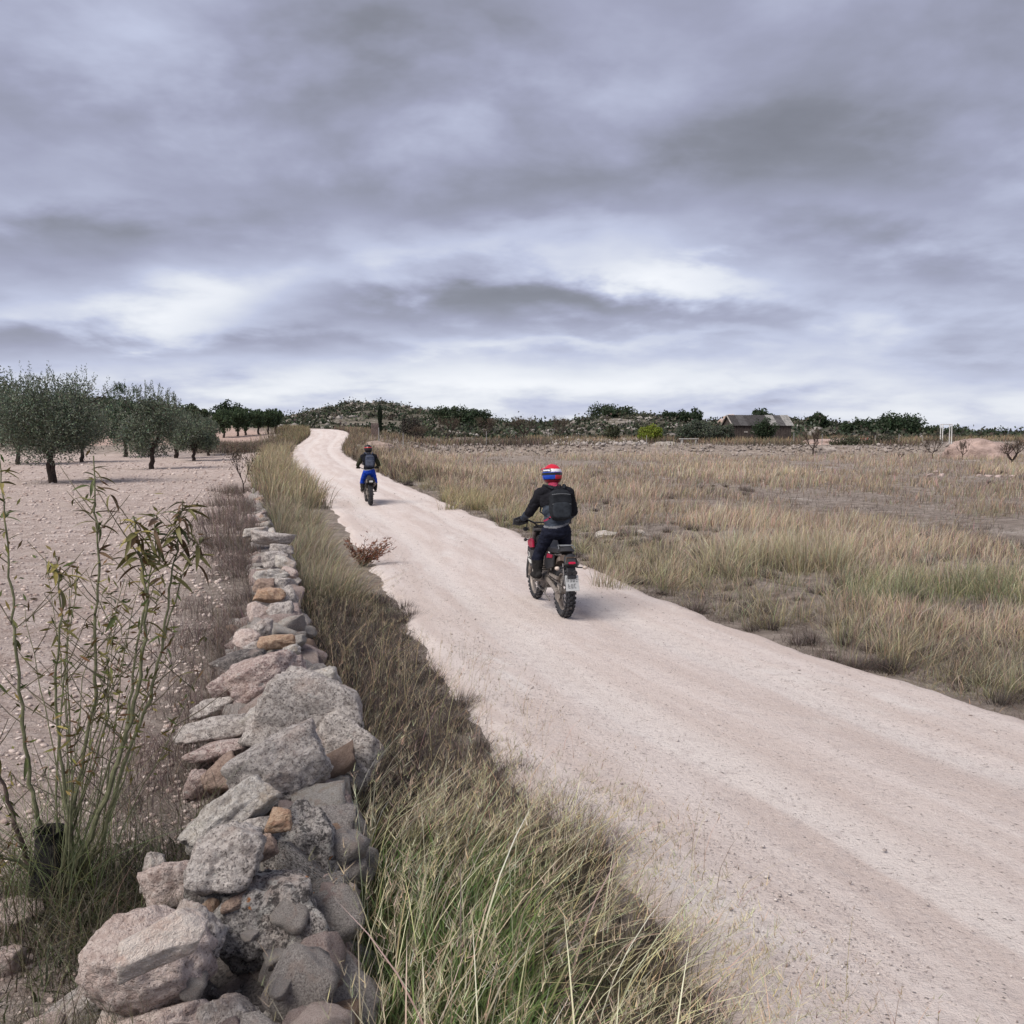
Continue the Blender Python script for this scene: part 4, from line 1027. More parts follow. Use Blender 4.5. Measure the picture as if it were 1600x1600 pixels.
# orchard on the red field beyond the bank
e0 = None
for i, (px, br, tr_, hw, lab) in enumerate([(350, 690, 648, 16, 'leftmost dark round tree of the far orchard row'), (372, 687, 646, 15, 'second tree from the left in the far orchard'), (384, 683, 646, 14, 'far orchard tree with the thickest trunk, third from left'),
                                            (404, 682, 645, 13, 'fourth tree in the far orchard on red soil'), (419, 676, 643, 12, 'fifth tree of the far orchard, partly behind another'), (431, 680, 644, 12, 'rightmost tree of the far orchard beside the red field')]):
    p = at_y(px, br, 92 + i * 2); p[2] = Hs(p[0], p[1]); c = depth_of(p)
    hgt = (br - tr_) * c / FPX
    if i in (0, 3):
        e0 = empty('orchard_tree', p, 0, lab, 'tree', 'far orchard trees'); make_olive(e0, hgt, hw * c / FPX, 60 + i, 3500, .75, 0, False, (.050, .075, .038), .22)
    else:
        e = copy_tree(e0); e.location = tuple(p); e.rotation_euler = (0, 0, i * 1.3); e['label'] = lab
# dense dark shrubs and trees, singly visible along the skyline
def make_bush(name, px, br, tr_, hw, d, col, lab, cat='shrub', grp=None, n=2600, leaf=.22, stem=True, squash=.8):
    p = at_y(px, br, d); p[2] = Hs(p[0], p[1]) - .05; c = depth_of(p)
    top = at_y(px, tr_, d)[2]; h = max(top - p[2], .5); rx = hw * c / FPX
    e = empty(name, p, 0, lab, cat, grp)
    B = ([], []); k = max(10, n // 90)
    n = int(n * 1.4); P, O, cl = crown_pts(k, n // k, rx * .78, h * .42, h * .50, max(.26 * rx, .22 * h), .25, squash)
    P = P[P[:, 2] > .02]; O = O[:len(P)]
    leaf_cloud(B, P, rng.normal(size=P.shape) + [0, 0, .5], leaf * 1.25 * U(.7, 1.3, len(P)), leaf * .7, col)
    leaf_obj('crown', B, e)
    T = MB(); r = random.Random(int(px))
    for i in range(4):
        a = i * 1.6 + r.random(); T.tube([(0.03 * i, 0, -.2), (math.cos(a) * rx * .2, math.sin(a) * rx * .15, h * .3), (math.cos(a) * rx * .5, math.sin(a) * rx * .4, h * .7)], [.06 + .012 * h, .05, .02], 6)
    T.build('trunk', BARKD, e)
    return e
DG = (.032, .050, .026); GG = (.062, .078, .045); OG = (.085, .085, .06)
SKY = 'dark shrubs along the skyline'
make_bush('tree', 357, 655, 627, 28, 135, DG, 'dark round tree on the skyline behind the far orchard', 'tree', n=3000, leaf=.3)
make_bush('tree', 2, 640, 586, 26, 75, DG, 'dark tree showing at the left photo edge behind the olives', 'tree', n=3000, leaf=.2)
make_bush('tree', 300, 655, 636, 34, 130, GG, 'low grey green tree behind the olive row on the ridge', 'tree', n=2200, leaf=.3)
make_bush('shrub', 1395, 694, 655, 62, 150, DG, 'broad dark evergreen mass right of the wooden hut', 'shrub', SKY, 6500, .34)
make_bush('shrub', 1340, 690, 660, 34, 152, DG, 'left shoulder of the broad evergreen mass by the hut', 'shrub', SKY, 3000, .34)
make_bush('shrub', 1455, 694, 668, 30, 150, (.04, .058, .03), 'right shoulder of the broad evergreen mass', 'shrub', SKY, 2600, .34)
make_bush('shrub', 1278, 666, 645, 26, 165, DG, 'round dark shrub on the skyline just right of the hut', 'shrub', SKY, 2200, .34)
make_bush('shrub', 1190, 662, 637, 32, 165, DG, 'dark shrub on the skyline above the hut roof', 'shrub', SKY, 2400, .34)
make_bush('shrub', 1500, 698, 671, 36, 160, GG, 'grey green shrub behind the white frame', 'shrub', SKY, 2400, .34)
make_bush('shrub', 1545, 700, 676, 40, 165, DG, 'dark shrub right behind the earth mound', 'shrub', SKY, 2400, .34)
make_bush('shrub', 1600, 702, 678, 34, 160, DG, 'dark shrub at the right photo edge on the skyline', 'shrub', SKY, 2000, .34)
make_bush('shrub', 1078, 658, 640, 24, 190, DG, 'dark shrub on the ridge above the grey olives', 'shrub', SKY, 1800, .36)
make_bush('shrub', 1050, 660, 645, 20, 190, DG, 'smaller dark shrub on the ridge, left of its neighbour', 'shrub', SKY, 1500, .36)
make_bush('shrub', 960, 656, 638, 46, 195, (.04, .058, .032), 'long dark shrub crowning the middle ridge', 'shrub', SKY, 3000, .38)
make_bush('shrub', 640, 676, 646, 20, 118, (.06, .055, .045), 'grey brown shrub left of the cypress', 'shrub', n=1600, leaf=.2)
make_bush('shrub', 712, 668, 636, 44, 170, (.045, .062, .035), 'green shrub mass at the right foot of the hill', 'shrub', SKY, 3400, .34)
make_bush('shrub', 745, 668, 642, 28, 165, DG, 'dark shrub at the right foot of the hill, lower neighbour', 'shrub', SKY, 2200, .34)
make_bush('shrub', 1016, 688, 665, 24, 104, (.17, .21, .030), 'bright yellow green bush in front of the ridge', 'shrub', n=3000, leaf=.16)
make_bush('shrub', 958, 688, 662, 15, 106, (.055, .062, .035), 'narrow olive green shrub left of the bright bush', 'shrub', n=1500, leaf=.18)
make_bush('olive_tree', 1092, 692, 656, 26, 104, (.088, .105, .078), 'grey green olive tree standing over the grey bench', 'tree', n=4200, leaf=.16)
make_bush('olive_tree', 1072, 693, 660, 18, 103, (.08, .098, .070), 'smaller olive tree leaning left of the bench', 'tree', n=2600, leaf=.16)
make_bush('olive_tree', 1128, 690, 663, 24, 106, (.085, .10, .074), 'low spreading olive tree touching the hut', 'tree', n=2800, leaf=.16)
make_bush('shrub', 1196, 690, 653, 20, 103, (.030, .048, .024), 'dark green shrub in front of the hut roof', 'shrub', n=2600, leaf=.15)
make_bush('shrub', 1330, 708, 688, 40, 92, (.075, .078, .05), 'low olive brown shrub at the edge of the right field', 'shrub', n=2200, leaf=.15)
make_bush('shrub', 1380, 704, 684, 36, 94, (.08, .08, .055), 'low grey shrub behind the field, right of the red board', 'shrub', n=2000, leaf=.15)
make_bush('shrub', 1546, 716, 700, 22, 84, (.085, .07, .058), 'brown shrub left of the gnarled bare tree', 'shrub', n=1500, leaf=.12)
# cypress
p = at_y(594, 687, 100); p[2] = Hs(p[0], p[1]); e = empty('cypress_tree', p, 0, 'slim dark cypress standing beside the track', 'tree')
h = at_y(594, 635, 100)[2] - p[2]
B = ([], []); n = 3800; t = U(0.02, 1, n); rr = (.30 * (1 - t) ** .5 * (.5 + t) + .03) * np.sqrt(U(0, 1, n)) * (1 + .25 * vnoise(np.stack([t * 9, t * 0], -1), 3)); a = U(0, 6.28, n)
C = np.stack([rr * np.cos(a), rr * np.sin(a), t * h], -1)
leaf_cloud(B, C, np.stack([np.cos(a) * .3, np.sin(a) * .3, np.ones(n)], -1), .2, .06, (.022, .034, .02)); leaf_obj('crown', B, e)
MB().tube([(0, 0, -.1), (0, 0, h * .5)], [.08, .04], 6).build('trunk', BARKD, e)
# bare almond trees in and behind the right field
def bare_tree(px, br, tr_, hw, d, lab, seed, leafy=0, name='bare_tree', cat='tree', grp='bare trees by the right field', thick=1.0):
    p = at_y(px, br, d); p[2] = Hs(p[0], p[1]); h = at_y(px, tr_, d)[2] - p[2]; rx = hw * d / FPX
    e = empty(name, p, 0, lab, cat, grp); r = random.Random(seed); T = MB(); tips = []
    def grow(q, dr, ln, ra, lev):
        pts = [q]; 
        for i in range(3):
            dr = (dr + Vector((r.uniform(-.35, .35), r.uniform(-.35, .35), r.uniform(-.05, .25)))).normalized(); pts.append(pts[-1] + dr * ln / 3)
        T.tube(pts, [ra, ra * .9, ra * .75, ra * .6], 5); tips.append(pts[-1]); tips.append(pts[2])
        if lev > 0:
            for k in range(3 if lev > 1 else 3):
                dd = (dr + Vector((r.uniform(-1, 1) * (rx / h + .3), r.uniform(-1, 1) * .8, r.uniform(-.1, .6)))).normalized()
                grow(pts[-1] if k else pts[2], dd, ln * r.uniform(.6, .85), ra * .62, lev - 1)
    q0 = Vector((0, 0, -.1)); f = Vector((r.uniform(-.05, .05), 0, h * .25))
    T.tube([q0, f * .5, f], [.075 * thick * h / 2, .06 * thick * h / 2, .055 * thick * h / 2], 7)
    for k in range(4):
        a = k * 1.57 + r.random(); grow(f, Vector((math.cos(a) * rx / h * 1.7, math.sin(a) * .7, .75)).normalized(), h * .32, .038 * thick * h / 2, 3)
    T.build('trunk', BARKD, e)
    if leafy:
        B = ([], []); tp = np.array([tuple(q) for q in tips]); C = np.repeat(tp, leafy, 0) + rng.normal(0, .13, (len(tp) * leafy, 3))
        leaf_cloud(B, C, rng.normal(size=C.shape), .09, .035, (.11, .085, .06)); leaf_obj('crown', B, e)
    return e
bare_tree(1582, 738, 686, 34, 62, 'gnarled bare tree at the right photo edge', 1, 2, thick=1.3)
bare_tree(1503, 722, 690, 15, 76, 'bare small tree in front of the earth mound', 2, 1)
bare_tree(1457, 716, 684, 24, 80, 'leafless tree left of the white frame', 3, 3)
bare_tree(1406, 724, 706, 9, 74, 'stunted forked sapling alone in the right field', 4, 0)
bare_tree(1270, 718, 672, 18, 86, 'tall thin leafless tree right of the hut at the field edge', 5, 2)
bare_tree(1316, 724, 712, 5, 74, 'tiny bare twig of a tree left in the right field', 6, 0)
bare_tree(700, 690, 650, 22, 100, 'leafless tree right of the cypress', 7, 4)
bare_tree(655, 700, 664, 18, 92, 'dark twiggy tree above the far rider, right of the bank', 8, 4)
bare_tree(760, 686, 650, 20, 108, 'bare tree in the scrub, third right of the cypress', 9, 4)
bare_tree(818, 684, 650, 22, 112, 'bare tree in the scrub straight above the near rider', 10, 4)
bare_tree(875, 683, 652, 20, 112, 'bare tree just right of the helmet, in the far scrub', 11, 4)
bare_tree(380, 742, 700, 10, 31, 'thin leafless sapling growing beside the far wall end', 12, 1, name='bare_sapling', thick=.4)
# rust coloured shrub on the left edge of the track
p = ground_px(566, 886); e = empty('dead_shrub', p, 0, 'rusty brown dead shrub on the left edge of the track', 'shrub')
B = ([], []); T = MB(); r = random.Random(3)
for i in range(34):
    a = r.uniform(0, 6.28); ln = r.uniform(.30, .62); tip = Vector((math.cos(a) * ln * .75 + .12, math.sin(a) * ln * .6, ln * r.uniform(.5, .95)))
    T.tube([(0, 0, -.03), tip * .5 + Vector((0, 0, .05)), tip], [.006, .005, .002], 5)
    C = np.array([tuple(tip * t_) for t_ in np.linspace(.30, 1, 30)]) + rng.normal(0, .03, (30, 3)) + [0, 0, .02]
    leaf_cloud(B, C, rng.normal(size=(30, 3)) + np.array(tuple(tip)) * 3, .07, .018, (.20, .092, .055))
T.build('stem', BARKD, e); leaf_obj('foliage', B, e)

# ---- hill scrub: one mass
Bs = ([], [])
nb = 4800
px = U(-150, 1800, nb); dd = U(116, 262, nb)
x = (px - 800) / FPX * dd; z = H(x, dd)
k = (vnoise(np.stack([x * .12, dd * .12], -1), 71) + U(-.7, .7, nb) > -.25) & ~((x > XL(dd) - 1) & (x < XR(dd) + 1)); x, dd, z = x[k], dd[k], z[k]; nb = len(x)
sz = U(.5, 1.5, nb) * (1 + .5 * (U(0, 1, nb) > .9))
cols = np.array([(.045, .060, .036), (.060, .070, .045), (.078, .080, .056), (.098, .090, .070), (.036, .050, .030)])[rng.integers(0, 5, nb)]
per = 26
q = rng.normal(size=(nb, per, 3)) * .5; q[..., 2] = np.abs(q[..., 2]) * .8
C = (np.stack([x, dd, z], -1)[:, None] + q * sz[:, None, None]).reshape(-1, 3)
leaf_cloud(Bs, C, rng.normal(size=C.shape), .55, .38, np.repeat(cols, per, 0))
o = leaf_obj('hill_scrub', Bs, None); tag(o, 'low dark scrub growing over the far hills', 'scrub', kind='stuff')
# brushy strip between right field and ridge
G = Blades()
n = 34000; px = U(560, 1750, n); dd = U(88, 122, n); x = (px - 800) / FPX * dd
pn = vnoise(np.stack([x * .22, dd * .22], -1), 81); k = (x > XR(dd) + .6) & (pn + U(-.5, .5, n) > -.2) & ~((px > 1440) & (px < 1590) & (dd < 104)) & ~((px > 1262) & (px < 1336) & (dd < 100)); x, dd, pn = x[k], dd[k], pn[k]; n = len(x)
tan = np.clip(.45 + 1.1 * vnoise(np.stack([x * .13, dd * .3], -1), 83), 0, 1)[:, None]
G.add(gz(x, dd), U(.2, .8, n), U(.04, .08, n), rng.normal(0, .15, (n, 2)), BROWN0 * .8 + tan * .03, np.array([.13, .11, .085]) + tan * np.array([.27, .20, .10]), S=2)
n = 9000; px = U(300, 470, n); dd = U(70, 82, n); x = (px - 800) / FPX * dd; k = x < XL(dd) - .3; x, dd = x[k], dd[k]; n = len(x)
G.add(gz(x, dd), U(.2, .6, n), U(.025, .05, n), rng.normal(0, .12, (n, 2)), BROWN0, (.20, .16, .12), S=2)
n = 9000; dd = U(40, 112, n); x = XR(dd) + np.abs(rng.normal(0, 2.5, n)) + .1
G.add(gz(x, dd), U(.2, .7, n), U(.02, .05, n), rng.normal(0, .12, (n, 2)), BROWN0, np.array([.16, .13, .10]) + U(0, 1, (n, 1)) * [.22, .17, .09], S=2)
n = 7000; dd = U(78, 112, n); x = XL(dd) - np.abs(rng.normal(0, 1.6, n)) - .1
G.add(gz(x, dd), U(.2, .8, n), U(.02, .05, n), rng.normal(0, .12, (n, 2)), BROWN0, np.array([.16, .13, .09]) + U(0, 1, (n, 1)) * [.22, .19, .08], S=2)
G.build('far_brush', 'brown brush and dry grass between the right field and the ridge', cat='brush')
# stony terrace edge and pale rubble
n = 1500; px = U(640, 1750, n); dd = 88.3 + rng.normal(0, .7, n); x = (px - 800) / FPX * dd; dd = dd - .9 * np.sin(x * .13) - .04 * x
k = (x > XR(dd) + 2) & (vnoise(np.stack([x * .3, dd * 0], -1), 91) + U(-.5, .5, n) > -.1); x, dd = x[k], dd[k]
scatter_pebbles('terrace_rubble', 'pale rubble along the terrace edge behind the right field', x, dd, (.08 + .30 * U(0, 1, len(x)) ** 2), pebble_mat('rubble', (.22, .19, .17), (.42, .37, .34)), flat=.8, dz=.05, cat='rubble')
n = 800; px = U(430, 1500, n); dd = U(125, 255, n); x = (px - 800) / FPX * dd
k = vnoise(np.stack([x * .09, dd * .14], -1), 93) + U(-.4, .4, n) > .15; x, dd = x[k], dd[k]
scatter_pebbles('hill_rocks', 'pale limestone outcrops scattered over the scrub hills', x, dd, U(.6, 1.6, len(x)), pebble_mat('outcrop', (.24, .22, .20), (.42, .39, .36)), flat=.6, cat='rocks')
n = 300; dd = U(88, 118, n); px = U(860, 1010, n); x = (px - 800) / FPX * dd
scatter_pebbles('scrub_rubble', 'pale rubble heaped in the scrub left of the bright bush', x, dd, U(.2, .6, n), pebble_mat('rubble_b', (.28, .25, .23), (.46, .42, .39)), flat=.8, dz=.05, cat='rubble')
# ------------------------------------------------------------------ motorcycles and riders (local frame: x right, y forward, z up, origin under the rear axle)
RUBBER = M('tyre_rubber', (.030, .031, .036), .85, .3, 20, .5, .004, dust=.25)
DARKPL = M('black_plastic', (.022, .022, .025), .5, .25, 15, .15, .001, dust=.10)
STEEL = M('dusty_steel', (.30, .28, .26), .45, .25, 25, .3, .001, metal=.7, dust=.45)
ALU = M('dusty_alloy', (.26, .23, .205), .6, .3, 22, .3, .001, metal=.4, dust=.4)
FRAME_M = M('frame_paint', (.05, .045, .042), .5, .3, 18, .2, .001, dust=.40)
ENGINE_M = M('engine_casting', (.10, .09, .085), .6, .35, 18, .5, .003, metal=.3, dust=.45)
MUDDY = M('muddy_fender', (.075, .052, .040), .8, .4, 10, .5, .003, dust=.35)
RED_PL = M('red_plastic', (.34, .014, .050), .4, .12, 10, .05, .001, dust=.08)
WHITE_PL = M('white_plastic', (.62, .62, .60), .5, .10, 14, .1, .001, dust=.2)
PLATE = M('plate_white', (.40, .41, .41), .5, .08, 14, .1, .001, dust=.15)
INK = M('dark_ink', (.05, .05, .055), .6, .1)
TAIL_RED = M('tail_lens', (.45, .012, .05), .25, .05)
AMBER = M('amber_lens', (.50, .42, .36), .3, .1, dust=.2)
GREYTOP = M('grey_strap', (.16, .17, .18), .7, .2)
OLIVE_PL = M('olive_plastic', (.030, .030, .018), .6, .2, dust=.15)

def wheel(e, name, y, rad, wid, rim_r, sprocket=True):
    w = empty(name, (0, y, rad)); w.parent = e
    T = MB(); tr = wid * .46
    prof = [(rim_r, -wid * .30), (rim_r + .02, -wid * .42)]
    for k in range(9):
        a = -1.25 + 2.5 * k / 8
        prof.append((rad - .022 - tr * .8 + tr * .8 * math.cos(a), tr * math.sin(a) / math.sin(1.25)))
    prof += [(rim_r + .02, wid * .42), (rim_r, wid * .30)]
    T.lathe(prof, (0, 0, 0), 'X', 48)
    nk = 30
    for k in range(nk):
        for row, (xo, sz, ph) in enumerate([(0, .030, 0), (-wid * .25, .026, .5), (wid * .25, .026, .5), (-wid * .43, .026, 0.2), (wid * .43, .026, 0.2)]):
            a = 2 * math.pi * (k + ph) / nk
            rr = rad - .011 - (.000 if row == 0 else (.007 if row < 3 else .034))
            rot = Matrix.Rotation(a, 3, 'X')
            tilt = Matrix.Rotation(0 if row == 0 else (-1 if xo > 0 else 1) * (-.25 if row < 3 else -.85), 3, 'Y')
            c = rot @ Vector((xo, 0, rr)); T.box(c, (sz, .036, .024), rot @ tilt, taper=.82)
    T.build('tyre', RUBBER, w)
    MB().lathe([(rim_r + .006, -wid * .30), (rim_r - .012, -wid * .27), (rim_r - .022, -.012), (rim_r - .022, .012), (rim_r - .012, wid * .27), (rim_r + .006, wid * .30)], (0, 0, 0), 'X', 48).build('rim', ALU, w, True)
    MB().lathe([(.0, -.075), (.028, -.075), (.028, -.05), (.042, -.045), (.034, -.02), (.034, .02), (.042, .045), (.028, .05), (.028, .075), (0, .075)], (0, 0, 0), 'X', 20, closed=False).build('hub', ALU, w, True)
    S = MB()
    for k in range(32):
        a = 2 * math.pi * k / 32; b = a + (.30 if (k // 2) % 2 else -.30); sx = .04 if k % 2 else -.04
        S.tube([(sx, .040 * math.cos(b), .040 * math.sin(b)), (sx * .15, (rim_r - .015) * math.cos(a), (rim_r - .015) * math.sin(a))], .0024, 5)
    S.build('spokes', STEEL, w)
    D = MB(); D.lathe([(.075, .0), (.120, .0), (.120, .005), (.075, .005)], (.066, 0, 0), 'X', 32); 
    for k in range(4):
        a = k * 1.57; D.tube([(.068, 0, 0), (.068, .08 * math.cos(a), .08 * math.sin(a))], .006, 5)
    D.build('brake_disc', STEEL, w)
    if sprocket:
        Sp = MB(); Sp.lathe([(.078, 0), (.104, 0), (.104, .006), (.078, .006)], (-.074, 0, 0), 'X', 44)
        for k in range(6):
            a = k * 1.047; Sp.tube([(-.071, 0, 0), (-.071, .085 * math.cos(a), .085 * math.sin(a))], .009, 5)
        Sp.build('sprocket', ALU, w)
    return w
def text_mesh(txt, size, name, mat, parent, M4):
    cu = bpy.data.curves.new('lettering', 'FONT'); cu.body = txt; cu.size = size; cu.extrude = .0008; cu.align_x = 'CENTER'
    to = bpy.data.objects.new('tmp', cu); CO.link(to)
    dg = bpy.context.evaluated_depsgraph_get(); me = bpy.data.meshes.new_from_object(to.evaluated_get(dg))
    bpy.data.objects.remove(to); me.materials.clear(); me.materials.append(mat)
    o = bpy.data.objects.new(name, me); CO.link(o); o.parent = parent; o.matrix_local = M4
    return o
def make_bike(name, loc, rz, lab, near=True):
    e = empty(name, loc, rz, lab, 'motorcycle', 'dirt bikes on the track')
    shroud = RED_PL if near else OLIVE_PL
    wheel(e, 'rear_wheel', 0, .325, .125, .225); wheel(e, 'front_wheel', 1.44, .335, .095, .262, False)
    S = MB()
    for s in (-1, 1):
        S.tube([(s * .095, -.03, .325), (s * .095, .05, .33), (s * .085, .30, .375), (s * .07, .56, .40)], [.020, .024, .027, .030], 8)
    S.tube([(-.08, .33, .38), (.08, .33, .38)], .022, 8); S.build('swingarm', ALU, e, True)
    Cn = MB(); Cn.tube([(-.075, 0, .428), (-.075, .3, .44), (-.07, .60, .455), (-.07, .66, .42), (-.07, .60, .385), (-.075, .3, .345), (-.075, 0, .225), (-.075, -.075, .25), (-.075, -.104, .325), (-.075, -.07, .40)], .010, 6, closed=True); Cn.build('chain', FRAME_M, e)
    G_ = MB(); G_.prism([(-.02, .19), (.10, .22), (.14, .32), (.06, .36), (-.03, .30)], -.092, -.060, inset=.1); G_.prism([(.06, .46), (.42, .475), (.42, .50), (.05, .50)], -.088, -.062); G_.build('chain_guide', ALU, e)
    F = MB()
    F.tube([(0, 1.13, .93), (0, .95, .86), (0, .60, .74), (0, .52, .52), (0, .55, .36)], [.035, .032, .030, .028, .026], 8)
    F.tube([(0, 1.12, .86), (0, 1.02, .60), (0, .93, .30)], .024, 8)
    for s in (-1, 1):
        F.tube([(0, .93, .31), (s * .09, .86, .24), (s * .10, .62, .235), (s * .08, .53, .34)], .016, 7)
        F.tube([(s * .06, .60, .72), (s * .085, .25, .745), (s * .075, -.10, .79)], .013, 7); F.tube([(s * .07, .54, .48), (s * .085, .20, .70)], .012, 7)
    F.build('frame', FRAME_M, e, True)
    E = MB(); E.box((0, .72, .385), (.20, .34, .20), bev=.04); E.lathe([(0, -.125), (.075, -.125), (.095, -.10), (.095, .10), (.075, .125), (0, .125)], (0, .65, .37), 'X', 22, closed=False)
    E.lathe([(0, -.135), (.055, -.135), (.07, -.11), (.07, .11), (.055, .13), (0, .13)], (0, .82, .36), 'X', 20, closed=False)
    rot = Matrix.Rotation(-.12, 3, 'X')
    for k in range(6): E.box(rot @ Vector((0, .78, .50 + k * .026 + .095)) + Vector((0, 0, -.08)), (.15, .16, .012), rot)
    E.box((0, .86, .60), (.12, .13, .16), rot, bev=.02); E.build('engine', ENGINE_M, e, True)
    X = MB(); X.tube([(.03, .93, .58), (.09, .98, .50), (.13, .90, .42), (.13, .66, .46), (.12, .42, .58)], .020, 8); X.build('exhaust_pipe', STEEL, e, True)
    X = MB(); X.tube([(.125, .42, .58), (.130, .36, .60), (.135, .0, .665), (.135, -.06, .675)], [.028, .05, .05, .036], 12); X.build('silencer', ALU, e, True)
    Sh = MB(); Sh.tube([(0, .40, .42), (0, .46, .72)], .03, 8)
    Sh.build('shock', FRAME_M, e)
    # forks
    for s in (-1, 1):
        K = MB(); K.tube([(s * .098, 1.42, .335), (s * .098, 1.40, .40), (s * .098, 1.31, .58), (s * .098, 1.14, .97)], [.026, .028, .028, .028], 10); K.build('fork_leg', ALU if near else FRAME_M, e, True)
        K = MB(); K.prism([(1.455, .29), (1.475, .40), (1.385, .60), (1.345, .60), (1.40, .36)], s * .125 - .012, s * .125 + .012, inset=.1); K.build('fork_guard', DARKPL if near else OLIVE_PL, e)
    K = MB(); K.box((0, 1.22, .80), (.25, .07, .035), Matrix.Rotation(.4, 3, 'X'), bev=.008); K.box((0, 1.14, .975), (.24, .07, .03), Matrix.Rotation(.4, 3, 'X'), bev=.008); K.build('fork_clamp', FRAME_M, e)
    K = MB()
    for k in range(9):
        a = k / 8; yy = 1.02 + .68 * a; zz = .715 + .075 * math.sin(a * 2.7) - .02 * a; wd = .055 + .05 * math.sin(min(1, a * 1.3 + .15) * 3.0)
        if k == 0: pr = None
        ring = [(-wd, yy, zz - .025), (-wd * .6, yy, zz + .008), (wd * .6, yy, zz + .008), (wd, yy, zz - .025), (wd * .55, yy, zz - .004), (-wd * .55, yy, zz - .004)]
        if pr is not None: K.add(pr + ring, [(i, (i + 1) % 6, 6 + (i + 1) % 6, 6 + i) for i in range(6)])
        pr = ring
    K.build('front_fender', DARKPL, e, True)
    # bars
    Hb = MB(); Hb.tube([(-.352, .985, 1.115), (-.23, 1.02, 1.125), (-.11, 1.09, 1.075), (-.06, 1.12, 1.02), (.06, 1.12, 1.02), (.11, 1.09, 1.075), (.23, 1.02, 1.125), (.352, .985, 1.115)], .0125, 8); Hb.tube([(-.13, 1.085, 1.08), (.13, 1.085, 1.08)], .010, 7)
    hb = Hb.build('handlebar', DARKPL, e, True)
    for s in (-1, 1):
        MB().tube([(s * .235, 1.018, 1.125), (s * .358, .984, 1.115)], .018, 10).build('grip', RUBBER, hb)
        MB().tube([(s * .21, 1.05, 1.12), (s * .25, 1.10, 1.115), (s * .35, 1.085, 1.10)], .006, 6).build('lever', STEEL, hb)
        if near:
            K = MB(); K.tube([(s * .362, .985, 1.115), (s * .375, 1.03, 1.115), (s * .32, 1.12, 1.10), (s * .20, 1.11, 1.10)], .010, 6)
            K.prism([(s * .405, 1.055), (s * .39, 1.135), (s * .27, 1.175), (s * .20, 1.15), (s * .20, 1.07), (s * .31, 1.04)], 1.10, 1.135, plane='XZ', inset=.08); K.build('hand_guard', DARKPL, hb)
    if near:
        K = MB(); K.tube([(-.20, 1.06, 1.13), (-.235, 1.05, 1.02)], .006, 6); K.ellipsoid((-.245, 1.045, 1.00), (.035, .012, .028)); K.build('mirror', DARKPL, hb)
        for s in (-1, 1):
            K = MB(); K.tube([(s * .11, 1.22, .84), (s * .19, 1.22, .84)], .007, 6); K.ellipsoid((s * .205, 1.215, .84), (.024, .026, .022)); K.build('turn_signal', DARKPL, e, True)
    K = MB(); K.prism([(1.20, .80), (1.27, .82), (1.25, 1.02), (1.19, 1.04)], -.095, .095, inset=.15); K.build('headlight_mask', DARKPL, e)
    # tank, seat, bodywork
    K = MB(); K.prism([(.74, .74), (1.05, .80), (1.10, .88), (1.0, .93), (.80, .87), (.70, .82)], -.10, .10, inset=.15); K.build('tank', DARKPL, e, True)
    K = MB(); K.prism([(-.06, .80), (.30, .765), (.62, .77), (.86, .86), (.80, .895), (.58, .835), (.30, .825), (-.04, .855)], -.10, .10, inset=.12); K.build('seat', DARKPL, e, True)
    for s in (-1, 1):
        K = MB(); K.prism([(.92, .77), (.94, .86), (1.04, .88), (1.20, .83), (1.18, .77), (1.05, .75)], s * .165 - .018, s * .165 + .018, inset=.08); K.build('radiator_shroud', shroud, e)
        K = MB(); K.prism([(.86, .52), (.84, .735), (1.02, .725), (1.22, .755), (1.24, .66), (1.06, .50)], s * .160 - .015, s * .160 + .015, inset=.06); K.build('lower_shroud', DARKPL, e)
        K = MB(); K.prism([(.10, .62), (.08, .77), (.50, .75), (.56, .60), (.42, .54)], s * .110 - .014, s * .110 + .014, inset=.1); K.build('side_panel', DARKPL, e)
        if near:
            K = MB(); K.prism([(.12, .725), (.10, .765), (.34, .755), (.38, .70)], s * .128 - .005, s * .128 + .005); K.build('side_stripe', RED_PL, e)
        K = MB(); K.tube([(s * .09, .60, .385), (s * .24, .59, .385)], .013, 6); K.box((s * .20, .59, .40), (.10, .055, .02)); K.build('footpeg', STEEL, e)
    if near:
        M4 = Matrix(((0, 0, -1, -.182), (-1, 0, 0, 1.10), (0, 1, 0, .615), (0, 0, 0, 1)))
        text_mesh('2A', .115, 'lettering', WHITE_PL, e, M4)
        K = MB(); K.prism([(1.00, .545), (1.10, .56), (1.16, .60), (1.02, .59)], -.185, -.174); K.build('shroud_print', WHITE_PL, e)
    # rear fender
    K = MB(); pr = None
    pth = [(.26, .60, .07), (.14, .69, .085), (.0, .755, .09), (-.16, .785, .085), (-.30, .775, .07)]
    for (yy, zz, wd) in pth:
        ring = [(-wd, yy - .01, zz - .055), (-wd * .85, yy, zz + .01), (wd * .85, yy, zz + .01), (wd, yy - .01, zz - .055), (wd * .8, yy, zz - .004), (-wd * .8, yy, zz - .004)]
        if pr is not None: K.add(pr + ring, [(i, (i + 1) % 6, 6 + (i + 1) % 6, 6 + i) for i in range(6)])
        else: K.add(ring, [tuple(range(6))])
        pr = ring
    K.add(pr, [tuple(range(6))]); K.build('rear_fender', MUDDY if near else DARKPL, e, True)
    Rt = Matrix.Rotation(-.35, 3, 'X')
